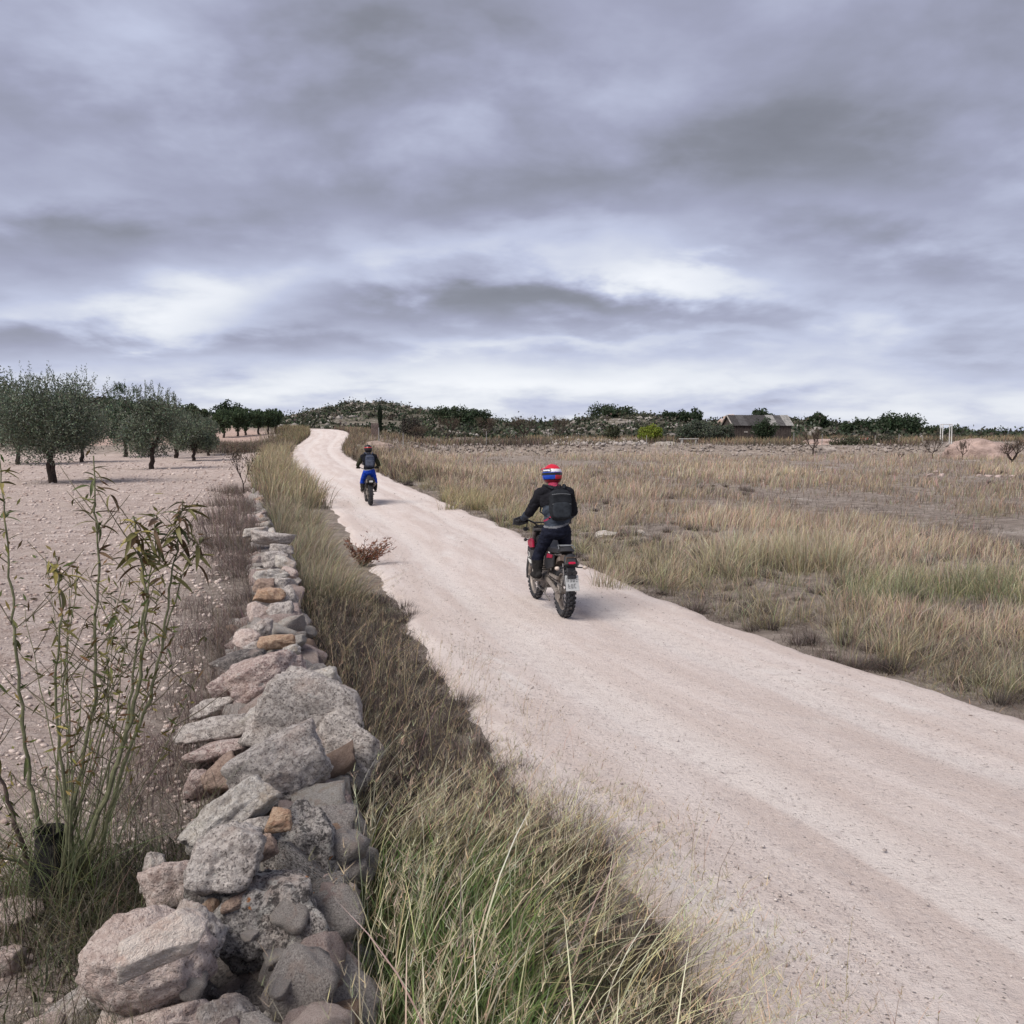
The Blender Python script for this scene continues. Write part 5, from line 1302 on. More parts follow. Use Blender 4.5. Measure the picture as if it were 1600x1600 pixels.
    if near:
        K = MB(); K.box((0, .0, .838), (.20, .27, .080), Matrix.Rotation(-.06, 3, 'X'), bev=.03, taper=.86); K.build('tail_bag', DARKPL, e, True)
        K = MB(); K.box((0, .01, .888), (.14, .18, .014), Matrix.Rotation(-.06, 3, 'X'), bev=.005); K.tube([(-.10, -.10, .86), (-.09, -.02, .894), (.09, -.02, .894), (.10, -.10, .86)], .007, 6); K.build('bag_strap', GREYTOP, e)
        K = MB(); K.box((0, -.26, .735), (.165, .10, .16), Rt, bev=.03, taper=.9); K.box((0, -.285, .62), (.11, .03, .20), Rt, bev=.01); K.build('tail_unit', DARKPL, e, True)
        K = MB(); K.box((0, -.325, .715), (.085, .02, .028), Rt, bev=.006); K.build('tail_light', TAIL_RED, e)
        K = MB(); K.tube([(-.035, -.31, .60), (-.035, -.335, .595)], .030, 12); K.tube([(.035, -.31, .60), (.035, -.335, .595)], .030, 12); K.build('rear_reflector', DARKPL, e)
        pl = MB(); pl.box((0, -.335, .475), (.165, .006, .19), Rt, bev=.002); pl = pl.build('number_plate', PLATE, e)
        r = random.Random(2); K = MB()
        for row in range(2):
            for cidx in range(4 if row == 0 else 3):
                c = Vector((-.055 + cidx * .037 + (.015 if row else 0), -.0045, .04 - row * .075)); w_ = .022
                for (ox, oz, dx_, dz_) in r.sample([(0, .024, w_, .006), (0, 0, w_, .006), (0, -.024, w_, .006), (-.008, 0, .006, .05), (.008, 0, .006, .05)], 3):
                    K.box(Rt @ (c + Vector((ox, 0, oz))) + Vector((0, -.335, .475)), (dx_, .002, dz_), Rt)
        K.build('plate_marks', INK, pl)
        for s in (-1, 1):
            K = MB(); K.tube([(s * .07, -.26, .655), (s * .15, -.275, .65)], .009, 6); sg = K.build('turn_signal', DARKPL, e)
            MB().ellipsoid((s * .172, -.28, .65), (.030, .030, .024)).build('lens', AMBER, sg, True)
        K = MB(); K.tube([(-.09, -.24, .70), (-.098, -.29, .60), (-.092, -.33, .46)], .006, 6); K.build('plate_bracket', STEEL, e)
    else:
        K = MB(); K.box((0, -.30, .735), (.13, .05, .09), Rt, bev=.015, taper=.85); K.build('tail_unit', OLIVE_PL, e, True)
        K = MB(); K.box((0, -.345, .745), (.11, .014, .055), Rt, bev=.005); K.build('number_plate', PLATE, e)
        for s in (-1, 1):
            K = MB(); K.prism([(-.22, .70), (-.24, .79), (.15, .79), (.22, .69)], s * .112 - .007, s * .112 + .007); K.build('fender_edge', ALU if s < 0 else OLIVE_PL, e)
    K = MB(); K.tube([(-.10, .50, .30), (-.15, .40, .25), (-.16, .12, .20)], .011, 6); K.build('side_stand', STEEL, e)
    K = MB(); K.tube([(-.12, .90, .31), (-.13, .80, .27), (-.125, .70, .25)], .009, 6); K.build('shift_lever', STEEL, e)
    return e

CL = {}
def cloth(name, col, var=.25, scale=16, rough=.9, bd=.006):
    return M(name, col, rough, var, scale, .5, bd, spec=.15)
def make_rider(loc, rz, lab, near=True):
    e = empty('person', loc, rz, lab, 'person')
    if near:
        mats = [cloth('jersey_black', (.012, .012, .016)), cloth('jersey_slate', (.040, .050, .068)), cloth('trousers_navy', (.010, .012, .024)), cloth('boots_black', (.018, .017, .017)), cloth('gloves_black', (.008, .008, .009)),
                cloth('collar_pink', (.30, .035, .075)), cloth('skin_neck', (.36, .20, .15)), cloth('jersey_hem', (.16, .165, .18))]
    else:
        mats = [cloth('jacket_black', (.010, .011, .016)), cloth('sleeve_olive', (.032, .034, .020)), cloth('trousers_blue', (.008, .045, .36), .18), cloth('boots_dark', (.03, .028, .026)), cloth('gloves_dark', (.01, .01, .01)),
                cloth('collar_dark', (.03, .03, .035)), cloth('skin_far', (.36, .20, .15)), cloth('waist_grey', (.20, .22, .26))]
    prim = []   # tag, p0, r0, p1, r1 (capsules)
    Bd = MB()
    def cap(tg, p0, r0, p1, r1):
        p0, p1 = Vector(p0), Vector(p1); prim.append((tg, np.array(p0), r0, np.array(p1), r1))
        Bd.ellipsoid(p0, (r0,) * 3, seg=12, ring=8); Bd.ellipsoid(p1, (r1,) * 3, seg=12, ring=8)
        Bd.tube([p0, p1], [r0, r1], 14)
    def ell(tg, c, r, tilt=0):
        prim.append((tg, np.array(c) - [r[0] * .5, 0, 0], min(r) * 1.0, np.array(c) + [r[0] * .5, 0, 0], min(r) * 1.0))
        Bd.ellipsoid(c, r, Matrix.Rotation(tilt, 3, 'X'), 20, 14)
    hz = 0.0 if near else -.02
    ell(2, (0, .37, 1.055 + hz), (.160, .128, .125)); ell(2, (0, .36, 1.01 + hz), (.148, .112, .085))
    ell(1 if near else 0, (0, .385, 1.17 + hz), (.170, .120, .12), -.1); ell(1 if near else 0, (0, .41, 1.28 + hz), (.182, .122, .14), -.15)
    ell(0, (0, .445, 1.41 + hz), (.208, .128, .16), -.22); ell(0, (0, .475, 1.49 + hz), (.200, .112, .11), -.28)
    cap(5, (0, .51, 1.55 + hz), .085, (0, .545, 1.61 + hz), .068); cap(6, (0, .555, 1.625 + hz), .058, (0, .58, 1.66 + hz), .058)
    ell(6, (0, .60, 1.71 + hz), (.078, .095, .11))
    for s in (-1, 1):
        ax = .285 if near else .315
        cap(0, (s * .10, .47, 1.515 + hz), .085, (s * .180, .49, 1.495 + hz), .085)
        cap(0 if near else 1, (s * .19, .50, 1.475 + hz), .078, (s * (ax + .005), .64, 1.25 + hz), .064)
        cap(1, (s * (ax + .005), .64, 1.25 + hz), .062, (s * .305, .90, 1.155), .043)
        cap(4, (s * .305, .90, 1.155), .043, (s * .300, .945, 1.145), .040)
        cap(4, (s * .268, .955, 1.148), .026, (s * .331, .950, 1.146), .024)
        for fi in range(4):                              # four fingers closing on the grip
            fx = s * (.261 + fi * .0245); dy = [-.004, .004, .002, -.006][fi]; rr = [.0105, .011, .0105, .0092][fi]; gy = 1.006 - (abs(fx) - .235) * .28
            ch = [(fx, gy - .040, 1.158), (fx, gy + .012 + dy, 1.160), (fx, gy + .036 + dy, 1.128), (fx, gy + .020, 1.100), (fx, gy - .006, 1.100)]
            for q in range(4): cap(4, ch[q], rr, ch[q + 1], rr * .95)
        th = [(s * .249, .955, 1.140), (s * .231, .985, 1.112), (s * .238, 1.014, 1.098), (s * .258, 1.03, 1.100)]
        for q in range(3): cap(4, th[q], .0125 - .001 * q, th[q + 1], .0115 - .001 * q)
        hipx = .092; kx = .165 if near else .185; ay = .525
        cap(2, (s * hipx, .39, 1.03 + hz), .100, (s * kx, .56, .77), .077)
        cap(2, (s * kx, .56, .77), .077, (s * .195, .585, .67), .076)
        cap(3, (s * .195, .585, .67), .074, (s * .20, .575, .55), .066); cap(3, (s * .20, .575, .55), .062, (s * .20, .545, .475), .052)
        cap(3, (s * .20, .50, .455), .046, (s * .205, .60, .450), .044); cap(3, (s * .205, .60, .448), .044, (s * .215, .745, .440), .038)
    tmp = Bd.build('tmp_body', mats[0])
    md = tmp.modifiers.new('r', 'REMESH'); md.mode = 'VOXEL'; md.voxel_size = .0085
    sm = tmp.modifiers.new('s', 'SMOOTH'); sm.factor = .5; sm.iterations = 4
    dg = bpy.context.evaluated_depsgraph_get(); me = bpy.data.meshes.new_from_object(tmp.evaluated_get(dg)); bpy.data.objects.remove(tmp)
    nv = len(me.vertices); co = np.empty(nv * 3, np.float32); me.vertices.foreach_get('co', co); co = co.reshape(-1, 3)
    nrm = np.empty(nv * 3, np.float32); me.vertices.foreach_get('normal', nrm); nrm = nrm.reshape(-1, 3)
    # cloth folds: broken creases round the waist, elbows and knees
    keep = ~((np.abs(co[:, 0]) > .21) & (co[:, 1] > .88))
    fold = (np.abs(fbm(co * [9, 9, 17] + fbm(co * 6, 2, 5)[:, None] * .8, 3, 66)) - .2) * .020 * keep
    co = co + nrm * fold[:, None].astype(np.float32); me.vertices.foreach_set('co', co.ravel())
    npoly = len(me.polygons); ctr = np.empty(npoly * 3, np.float32); me.polygons.foreach_get('center', ctr); ctr = ctr.reshape(-1, 3)
    best = np.full(npoly, 1e9); tg = np.zeros(npoly, np.int32)
    for (t_, p0, r0, p1, r1) in prim:
        d = p1 - p0; L2 = max((d ** 2).sum(), 1e-9); u = np.clip(((ctr - p0) @ d) / L2, 0, 1)
        dist = np.linalg.norm(ctr - (p0 + u[:, None] * d), axis=1) - (r0 + (r1 - r0) * u)
        b = dist < best; best[b] = dist[b]; tg[b] = t_
    torso = (np.abs(ctr[:, 0]) < .22) & (ctr[:, 2] > .9) & (ctr[:, 1] < .70)
    hem = 1.12 + hz + .02 * np.sin(ctr[:, 0] * 9) + (ctr[:, 1] - .4) * .15
    tg = np.where(torso & (ctr[:, 2] > hem) & (tg == 2), 1 if near else 0, tg)
    tg = np.where(torso & (ctr[:, 2] <= hem) & (tg <= 1), 2, tg)
    tg = np.where(torso & (np.abs(ctr[:, 2] - hem) < .012), 7, tg)
    if near: tg = np.where(torso & (tg <= 1) & (np.abs(ctr[:, 2] - (1.31 + ctr[:, 0] * .9)) < .012) & (ctr[:, 0] < .05), 5, tg)
    me.materials.clear()
    for m_ in mats: me.materials.append(m_)
    me.polygons.foreach_set('material_index', tg); me.polygons.foreach_set('use_smooth', np.ones(npoly, bool)); me.update()
    body = bpy.data.objects.new('body', me); CO.link(body); body.parent = e
    # helmet
    hc = Vector((0, .610, 1.728 + hz)); hl = Matrix.Rotation(-.08, 3, 'X')
    if near: cols = [M('helmet_blue', (.012, .060, .42), .25, .08, 8, .02), M('helmet_red', (.50, .015, .035), .25, .08, 8, .02), M('helmet_white', (.62, .62, .64), .3, .08, 8, .02), M('helmet_black', (.012, .012, .014), .35, .1), M('helmet_maroon', (.20, .015, .025), .35, .1)]
    else: cols = [M('helmet_black', (.012, .012, .014), .35, .1), M('helmet_orange_red', (.42, .030, .028), .3, .1, 8, .02), M('helmet_white', (.62, .62, .64), .3, .08, 8, .02), M('helmet_black', (.012, .012, .014), .35, .1), M('helmet_black', (.012, .012, .014), .35, .1)]
    V, F_ = ico(5); V = V.copy(); ok = V[:, 2] > -.78
    P = V * np.array([.126, .152, .140])
    P[:, 1] += np.where((V[:, 2] < -.1) & (V[:, 1] > .2), (.05 * (V[:, 1] - .2) * np.minimum(1, (-V[:, 2] - .1) * 3)), 0)      # chin bar
    P[:, 1] += np.where((V[:, 1] < 0) & (V[:, 2] < 0), -.012 * -V[:, 2], 0)
    P[:, 2] = np.maximum(P[:, 2], -.105)
    fc = V[F_].mean(1); keepf = (fc[:, 2] > -.80) & ~((fc[:, 1] > .62) & (fc[:, 2] > -.28) & (fc[:, 2] < .32))
    mi = np.where(fc[:, 2] > .52, 1, np.where(fc[:, 2] > .24, 2, np.where(fc[:, 2] > -.42, np.where(fc[:, 0] + .1 * fc[:, 1] < -.10, 0, 1), 4))) if near else np.where((fc[:, 2] > .20) & (fc[:, 2] < .40), 1, 0)
    if near:
        mi = np.where((fc[:, 0] < -.35) & (fc[:, 2] > .24) & (fc[:, 2] < .56), 3, mi); mi = np.where((fc[:, 0] < -.5) & (fc[:, 2] > .34) & (fc[:, 2] < .46), 2, mi)
        mi = np.where(np.abs(fc[:, 2] - .22) < .03, 0, mi); mi = np.where(np.abs(fc[:, 2] + .44) < .04, 3, mi)
    rm = np.array(hl); P = P @ rm.T + np.array(hc)
    hm = np_mesh('helmet', P, F_[keepf], cols, parent=e, smooth=True, mat_idx=mi[keepf])
    sd = hm.modifiers.new('thick', 'SOLIDIFY'); sd.thickness = .012; sd.offset = -1
    K = MB(); pts = []
    for k in range(9):
        a = -1.1 + 2.2 * k / 8; pts.append((.118 * math.sin(a), .105 + .045 * math.cos(a)))
    vs = [hl @ Vector((x_, y_, .062 + .02 * math.cos(x_ * 12))) + hc for x_, y_ in pts] + [hl @ Vector((x_ * .82, y_ + .095, .085 + .02 * math.cos(x_ * 12))) + hc for x_, y_ in pts]
    vs2 = [v - Vector((0, 0, .008)) for v in vs]; n_ = 9
    K.add(vs + vs2, [(i, i + 1, n_ + i + 1, n_ + i) for i in range(8)] + [(18 + n_ + i, 18 + n_ + i + 1, 18 + i + 1, 18 + i) for i in range(8)] + [(n_ + i, n_ + i + 1, 27 + i + 1, 27 + i) for i in range(8)] + [(0, n_, 27, 18), (8, 26, 35, 17)])
    K.build('peak', cols[1] if near else cols[0], hm)
    K = MB(); K.lathe([(.122, -.016), (.128, -.016), (.128, .016), (.122, .016)], (0, 0, 0), 'Z', 32)
    K.v = [tuple(hl @ Vector((x_, y_ * 1.20, z_ + .01)) + hc) for (x_, y_, z_) in K.v]; K.build('goggle_strap', cols[3] if near else cols[3], hm, True)
    K = MB(); K.ellipsoid(hl @ Vector((0, .105, 0)) + hc, (.088, .045, .042), seg=18, ring=10); K.build('goggles', M('goggle_lens', (.02, .02, .03), .12, .05), hm, True)
    return e
def make_pack(loc, rz, lab, near=True):
    e = empty('backpack', loc, rz, lab, 'backpack', 'riders backpacks')
    pm = cloth('pack_black', (.016, .018, .022)) if near else cloth('pack_blue_grey', (.045, .055, .085))
    pm2 = cloth('pack_pocket', (.022, .026, .032)) if near else cloth('pack_pocket_far', (.060, .070, .10))
    tl = Matrix.Rotation(-.20, 3, 'X'); c = Vector((0.015, .275, 1.375 if near else 1.355))
    T = MB()
    # soft rounded sack
    V, F_ = ico(4); Pw = np.sign(V) * np.abs(V) ** .55; Pw = Pw / np.abs(Pw).max(0) * np.array([.142, .062, .205]) * (1 - .10 * np.maximum(V[:, 2:3], 0))
    Pw = Pw * (1 + .04 * fbm(V * 4, 3, 8)[:, None])
    P = Pw @ np.array(tl).T + np.array(c)
    body = np_mesh('sack', P, F_, pm, parent=e, smooth=True)
    P2 = (np.sign(V) * np.abs(V) ** .5); P2 = P2 / np.abs(P2).max(0) * np.array([.115, .035, .10]); P2 = (P2 + [0, -.065, -.085]) @ np.array(tl).T + np.array(c)
    np_mesh('pocket', P2, F_, pm2, parent=e, smooth=True)
    K = MB()
    for zz in (-.02, .10): K.tube([tl @ Vector((x_, -.083 + .02 * abs(x_ * 6) ** 2, zz + .02 * math.cos(x_ * 8))) + c for x_ in np.linspace(-.12, .12, 9)], .0035, 5)
    K.build('zip', GREYTOP, e)
    for s in (-1, 1):
        K = MB(); pts = [tl @ Vector((s * .07, .04, .20)) + c, Vector((s * .115, .42, 1.60)), Vector((s * .130, .53, 1.60)), Vector((s * .140, .59, 1.51)), Vector((s * .150, .565, 1.38)), Vector((s * .190, .48, 1.27)), tl @ Vector((s * .13, .05, -.17)) + c]
        K.tube(pts, [.012, .018, .020, .020, .016, .010, .008], 6); K.build('strap', pm, e, True)
    K = MB(); K.tube([tl @ Vector((-.03, .03, .215)) + c, tl @ Vector((-.02, .0, .245)) + c, tl @ Vector((.02, .0, .245)) + c, tl @ Vector((.03, .03, .215)) + c], .006, 6); K.build('grab_loop', pm, e)
    return e
pn_ = at_z(882, 965, 0.0); n_loc = (pn_[0], pn_[1], 0.0); n_rz = R(12.5)
make_bike('motorcycle', n_loc, n_rz, 'muddy dirt bike with red shrouds, number plate and tail bag, nearer rider', True)
make_rider(n_loc, n_rz, 'rider with blue, red and white helmet standing on the nearer dirt bike', True)
make_pack(n_loc, n_rz, 'black backpack worn by the nearer rider', True)
pf_ = at_y(579, 793, 29.3); f_loc = (pf_[0], pf_[1], float(ZR(29.3)) - .005); f_rz = R(13.0)
make_bike('motorcycle', f_loc, f_rz, 'dark dirt bike ridden by the farther rider in blue trousers', False)
make_rider(f_loc, f_rz, 'farther rider in black jacket, blue trousers and red banded helmet', False)
make_pack(f_loc, f_rz, 'blue grey backpack worn by the farther rider', False)
# ------------------------------------------------------------------ almond sapling in the left foreground with its guard
STEM_G = M('stem_green', (.140, .145, .078), .75, .3, 30, .4, .002)
STEM_B = M('stem_brown', (.105, .075, .062), .85, .3, 30, .5, .003)
TWIG = M('twig', (.12, .105, .07), .85, .3, 30, .3, .001)
LEAFY = [M('leaf_olive', (.125, .115, .035), .55, .25, 40, .3, .001), M('leaf_green', (.085, .105, .032), .55, .25, 40, .3, .001), M('leaf_brown', (.105, .062, .030), .65, .3, 40, .3, .001), M('leaf_yellow', (.24, .20, .055), .55, .25, 40, .3, .001)]
sb = ground_px(82, 1412)
sap = empty('almond_sapling', sb, 0, 'many stemmed almond sapling with drooping olive brown leaves, left foreground', 'sapling')
def sp_pt(px, py, dd): return np.array(at_y(px, py, sb[1] + dd)) - sb
stems = [  # pixel path, depth offsets start and end, thickness, brown?
    ([(70, 1392), (44, 1350), (25, 1290), (10, 1240), (-14, 1180), (-40, 1060)], 0, -.1, .0125, 1), ([(84, 1388), (62, 1290), (50, 1225), (35, 1130), (25, 1000), (18, 920), (10, 830), (-2, 712)], .05, .12, .0105, 0),
    ([(92, 1385), (108, 1300), (101, 1240), (92, 1150), (85, 1060), (95, 980), (92, 900), (86, 868)], -.05, -.15, .0085, 0), ([(90, 1380), (108, 1290), (130, 1180), (150, 1080), (148, 980), (155, 880), (150, 800), (146, 712)], .1, .25, .0105, 0),
    ([(96, 1388), (140, 1310), (180, 1205), (203, 1130), (216, 1070), (225, 1000), (231, 930), (217, 860), (208, 806)], -.02, -.1, .0115, 1), ([(100, 1392), (158, 1325), (190, 1200), (236, 1090), (255, 1000), (265, 920), (278, 850), (286, 782)], .05, .1, .0095, 0),
    ([(196, 1160), (205, 1080), (224, 960), (243, 860), (240, 802)], 0.0, .1, .0065, 0), ([(255, 1000), (285, 900), (318, 840)], .1, .15, .004, 0), ([(112, 1300), (170, 1120), (168, 1000), (195, 905)], .15, .2, .005, 0),
    ([(60, 1372), (30, 1345), (0, 1338), (-30, 1336)], -.05, -.2, .009, 1),
]
# many thinner shoots fanning out of the same foot
rf = random.Random(21)
for i in range(17):
    x0 = rf.uniform(70, 150); x1 = x0 + rf.uniform(-90, 190); y1 = rf.uniform(860, 1120)
    bow = rf.uniform(-14, 14); dz0 = rf.uniform(-.1, .15)
    stems.append(([(x0, 1385), (x0 + (x1 - x0) * .3 + bow, 1385 + (y1 - 1385) * .35), (x0 + (x1 - x0) * .68 + bow, 1385 + (y1 - 1385) * .7), (x1, y1)], dz0, dz0 + rf.uniform(-.25, .3), rf.uniform(.0030, .0058), 0))
tops = []
for (pp, d0, d1, th, br) in stems:
    q = [sp_pt(a, b, d0 + (d1 - d0) * i / (len(pp) - 1)) for i, (a, b) in enumerate(pp)]
    dense = []
    for i in range(len(q) - 1):
        for t in np.linspace(0, 1, 5, endpoint=False): dense.append(q[i] + (q[i + 1] - q[i]) * t + rng.normal(0, .0035, 3))
    dense.append(q[-1]); n_ = len(dense)
    rads = [th * (1 - .78 * i / n_) * (1 + (.18 if i % 5 == 0 else 0)) for i in range(n_)]
    MB().tube(dense, rads, 8).build('stem', STEM_B if br and th > .012 else STEM_G, sap, True)
    tops.append((dense, th))
# side twigs
r = random.Random(9)
for (dn, th) in list(tops):
    for k in range(8 if th > .006 else 3):
        i = r.randrange(len(dn) // 4, len(dn) - 1); p = Vector(dn[i]); s = r.choice((-1, 1))
        d = Vector((s * r.uniform(.4, 1), r.uniform(-.5, .5), r.uniform(.5, 1.1))).normalized(); ln = r.uniform(.12, .34)
        MB().tube([p, p + d * ln * .5 + Vector((0, 0, -.008)), p + d * ln], [.0026, .0020, .0012], 5).build('twig', TWIG, sap)
        tops.append(([p + d * ln * .6, p + d * ln], 0)) if r.random() < .4 else None
# leaves: narrow, folded and drooping; each one a part
leaf_meshes = []
for v_ in range(5):
    L, W = 1.0, [.085, .10, .075, .11, .09][v_]; dro = [.25, .55, .8, .4, 1.0][v_]
    V = []; F_ = []
    for k in range(7):
        t = k / 6; w = W * math.sin(math.pi * min(1, t * .93 + .05)) ** .8; y_ = math.sin(dro * t) / max(dro, .01); z_ = -(1 - math.cos(dro * t * 1.35)) / max(dro, .01)
        V += [(-w, y_, z_ + w * .45), (0, y_, z_), (w, y_, z_ + w * .45)]
    for k in range(6):
        a = k * 3; F_ += [(a, a + 1, a + 4, a + 3), (a + 1, a + 2, a + 5, a + 4)]
    for mi_ in range(4):
        me = bpy.data.meshes.new('leaf'); me.from_pydata(V, [], F_); me.materials.append(LEAFY[mi_]); me.polygons.foreach_set('use_smooth', [True] * len(F_)); leaf_meshes.append(me)
def put_leaf(p, az, el, ln, kind, roll=0.0):
    o = bpy.data.objects.new('leaf', leaf_meshes[r.randrange(5) * 4 + kind]); CO.link(o); o.parent = sap
    o.location = tuple(p); o.rotation_euler = (el, roll, az); o.scale = (ln, ln, ln)
clusters = [  # stem index, from fraction, number, spread, kinds
    (1, .86, 14, .02, (3, 0, 1)), (1, .30, 7, .03, (1, 0)), (2, .55, 16, .03, (0, 2, 3)), (3, .80, 16, .02, (1, 0, 0)), (3, .50, 12, .03, (0, 2)), (4, .82, 34, .03, (0, 0, 2, 3)), (4, .55, 12, .04, (0, 1)),
    (5, .80, 34, .03, (0, 0, 2)), (5, .45, 14, .04, (0, 1)), (6, .6, 28, .03, (0, 0, 2, 1)), (7, .75, 14, .02, (2, 2, 0)), (8, .5, 14, .04, (1, 1, 0)), (2, .25, 4, .03, (3, 2)), (0, .7, 4, .03, (0,)),
]
for (si, f0, cnt, spd, kd) in clusters:
    dn = tops[si][0]
    for k in range(cnt):
        i = int((f0 + (1 - f0) * r.random() ** .8) * (len(dn) - 1)); p = np.array(dn[i]) + rng.normal(0, .006, 3)
        put_leaf(p, r.uniform(0, 6.28), r.uniform(-.7, .75), r.uniform(.055, .115), r.choice(kd), r.uniform(-.6, .6))
for (dn, th) in tops[len(stems):][:22]:
    for k in range(2):
        put_leaf(dn[-1], r.uniform(0, 6.28), r.uniform(-1.0, .4), r.uniform(.045, .085), r.choice((0, 2, 1)), r.uniform(-.6, .6))
# the many smaller leaves along the thin shoots
B = ([], []); Cs = []
for (dn, th) in tops[10:len(stems)]:
    for q in dn[len(dn) // 2:]:
        for k in range(3): Cs.append(np.array(q) + rng.normal(0, .018, 3))
for (dn, th) in tops[:10]:
    for q in dn[len(dn) // 3:]:
        for k in range(2): Cs.append(np.array(q) + rng.normal(0, .022, 3))
Cs = np.array(Cs); cl_ = np.array([(.125, .115, .035), (.095, .11, .035), (.15, .085, .04), (.22, .19, .06)])[rng.integers(0, 4, len(Cs))]
leaf_cloud(B, Cs, rng.normal(size=Cs.shape) * [1, 1, .7] - [0, 0, .35], U(.03, .065, len(Cs)), .011, cl_)
fo = leaf_obj('foliage', B, sap); fo['kind'] = 'stuff'
# black mesh guard round the old stump
def mesh_net():
    m, nt, out = new_mat('black_netting')
    t = nd(nt, 'ShaderNodeTexCoord').outputs['Object']
    c = mixc_(nt, rampf(nt, noise(nt, t, 22, 5), .4, .7), (.012, .012, .013), (.06, .055, .05))
    w = nd(nt, 'ShaderNodeTexWave'); w.inputs['Scale'].default_value = 60; w.inputs['Distortion'].default_value = 1.5; lk(nt, t, w.inputs['Vector'])
    principled(nt, out, c, .75, 0, bump(nt, w.outputs['Fac'], .6, .004), .2)
    return m
gd = empty('tree_guard', sb, 0, 'black plastic mesh guard wrapped round the foot of the almond sapling', 'tree guard')
K = MB(); pr = []
for k in range(13):
    t = k / 12; pr.append((.070 + .012 * math.sin(t * 5) + (.006 if k in (0, 12) else 0), -.03 + t * .34))
K.lathe([(a, b) for a, b in pr] + [(a - .006, b) for a, b in reversed(pr)], (0, 0, 0), 'Z', 28)
K.v = [tuple(Vector(v) * (1 + .10 * float(vnoise(np.array([v]) * 9, 4)[0])) if False else (v[0] * (1 + .16 * float(vnoise(np.array([[v[0] * 14, v[1] * 14, v[2] * 9]]), 4)[0])), v[1], v[2])) for v in K.v]
net = K.build('netting', mesh_net(), gd, True)
K = MB(); K.tube([(.0, 0, -.05), (.01, 0, .12), (-.01, .01, .24)], [.052, .046, .036], 9); K.build('stump', BARKD, gd, True)
# rush like green stems around it
G = Blades(); n = 300
a = U(0, 6.28, n); rr = np.abs(rng.normal(0, .16, n)); x = sb[0] + .06 + rr * np.cos(a); y = sb[1] + rr * np.sin(a)
ln = U(.25, .75, n); az = U(0, 6.28, n)
G.add(gz(x, y), ln, U(.0028, .0048, n), np.stack([np.cos(az), np.sin(az)], -1) * (ln * U(.25, .95, n))[:, None], (.07, .085, .035), (.20, .225, .115), S=6, power=1.7)
n = 1800; x = sb[0] + .35 + rng.normal(0, .28, n); y = sb[1] - .05 + rng.normal(0, .3, n)
G.add(gz(x, y), U(.05, .2, n), U(.004, .010, n), rng.normal(0, .09, (n, 2)), (.028, .034, .016), (.055, .066, .03), S=3)
G.build('rush_clump', 'arching green rush like stems round the foot of the sapling', cat='rushes')

# ------------------------------------------------------------------ far things
WOOD = M('old_wood', (.060, .048, .042), .9, .35, 6, .6, .02); WOODL = M('pale_wood', (.30, .275, .25), .9, .3, 6, .5, .02)
TIN = M('old_roof_sheet', (.075, .072, .072), .7, .3, 3, .3, .02); TINL = M('pale_roof_sheet', (.24, .235, .225), .7, .3, 3, .3, .02); TIND = M('dark_roof_sheet', (.045, .042, .042), .8, .3, 3, .3, .02)
hp = at_y(1182, 688, 112); hp[2] = Hs(hp[0], hp[1]) - .1
hut = empty('wooden_hut', hp, R(8), 'old wooden hut with patched sheet roof at the far field edge', 'hut')
s_ = 112 / FPX; HL, HWd, HE, HR = 92 * s_, 3.4, 1.95, 3.05
n_pl = 22
for side in (-1, 1):
    for i in range(n_pl):
        x_ = -HL / 2 + (i + .5) * HL / n_pl
        if side < 0 and i in (14, 15): continue
        MB().box((x_, side * HWd / 2, HE / 2), (HL / n_pl - .03, .05 + .015 * (i % 3), HE - .02 * (i % 4))).build('plank', WOOD, hut)
for side in (-1, 1):
    K = MB(); K.prism([(-HWd / 2 + .03, 0), (HWd / 2 - .03, 0), (HWd / 2 - .03, HE), (0, HR - .08), (-HWd / 2 + .03, HE)], side * (HL / 2 - .04), side * (HL / 2 + .04)); K.build('gable', WOOD, hut)
K = MB(); K.box((-HL / 2 + (15) * HL / n_pl, -HWd / 2 + .02, .90), (2 * HL / n_pl - .04, .05, 1.8)); K.build('door', WOODL if False else TIND, hut)
for x_ in (-1.6, -.8, 0.0):
    K = MB(); K.box((x_ - .4, -HWd / 2 - .05, 1.15), (.42, .05, .16)); K.build('window', WOODL, hut)
npan = 8; sl = math.atan2(HR - HE + .15, HWd / 2 + .25); ln_ = math.hypot(HR - HE + .15, HWd / 2 + .25)
for side in (-1, 1):
    for i in range(npan):
        x_ = -HL / 2 - .2 + (i + .5) * (HL + .4) / npan
        mat = [TIND, TIN, TIND, TIND, TIND, TINL, TIN, TINL][i]
        rot = Matrix.Rotation(-side * sl, 3, 'X')
        K = MB(); c = Vector((x_, side * (HWd / 4 + .12), (HE - .15 + HR) / 2 + .05 + .012 * (i % 2)))
        K.box(c, ((HL + .4) / npan + .04, ln_, .03), rot)
        for j in range(5): K.box(c + rot @ Vector((-.42 + j * .21, 0, .025)), (.06, ln_ * .99, .03), rot)
        K.build('roof_panel', mat, hut)
for side in (-1, 1):
    for s2 in (-1, 1):
        K = MB(); K.tube([(side * (HL / 2 + .24), s2 * (HWd / 2 + .25), HE - .13), (side * (HL / 2 + .24), 0, HR + .04)], .07, 6); K.build('barge_board', WOODL, hut)
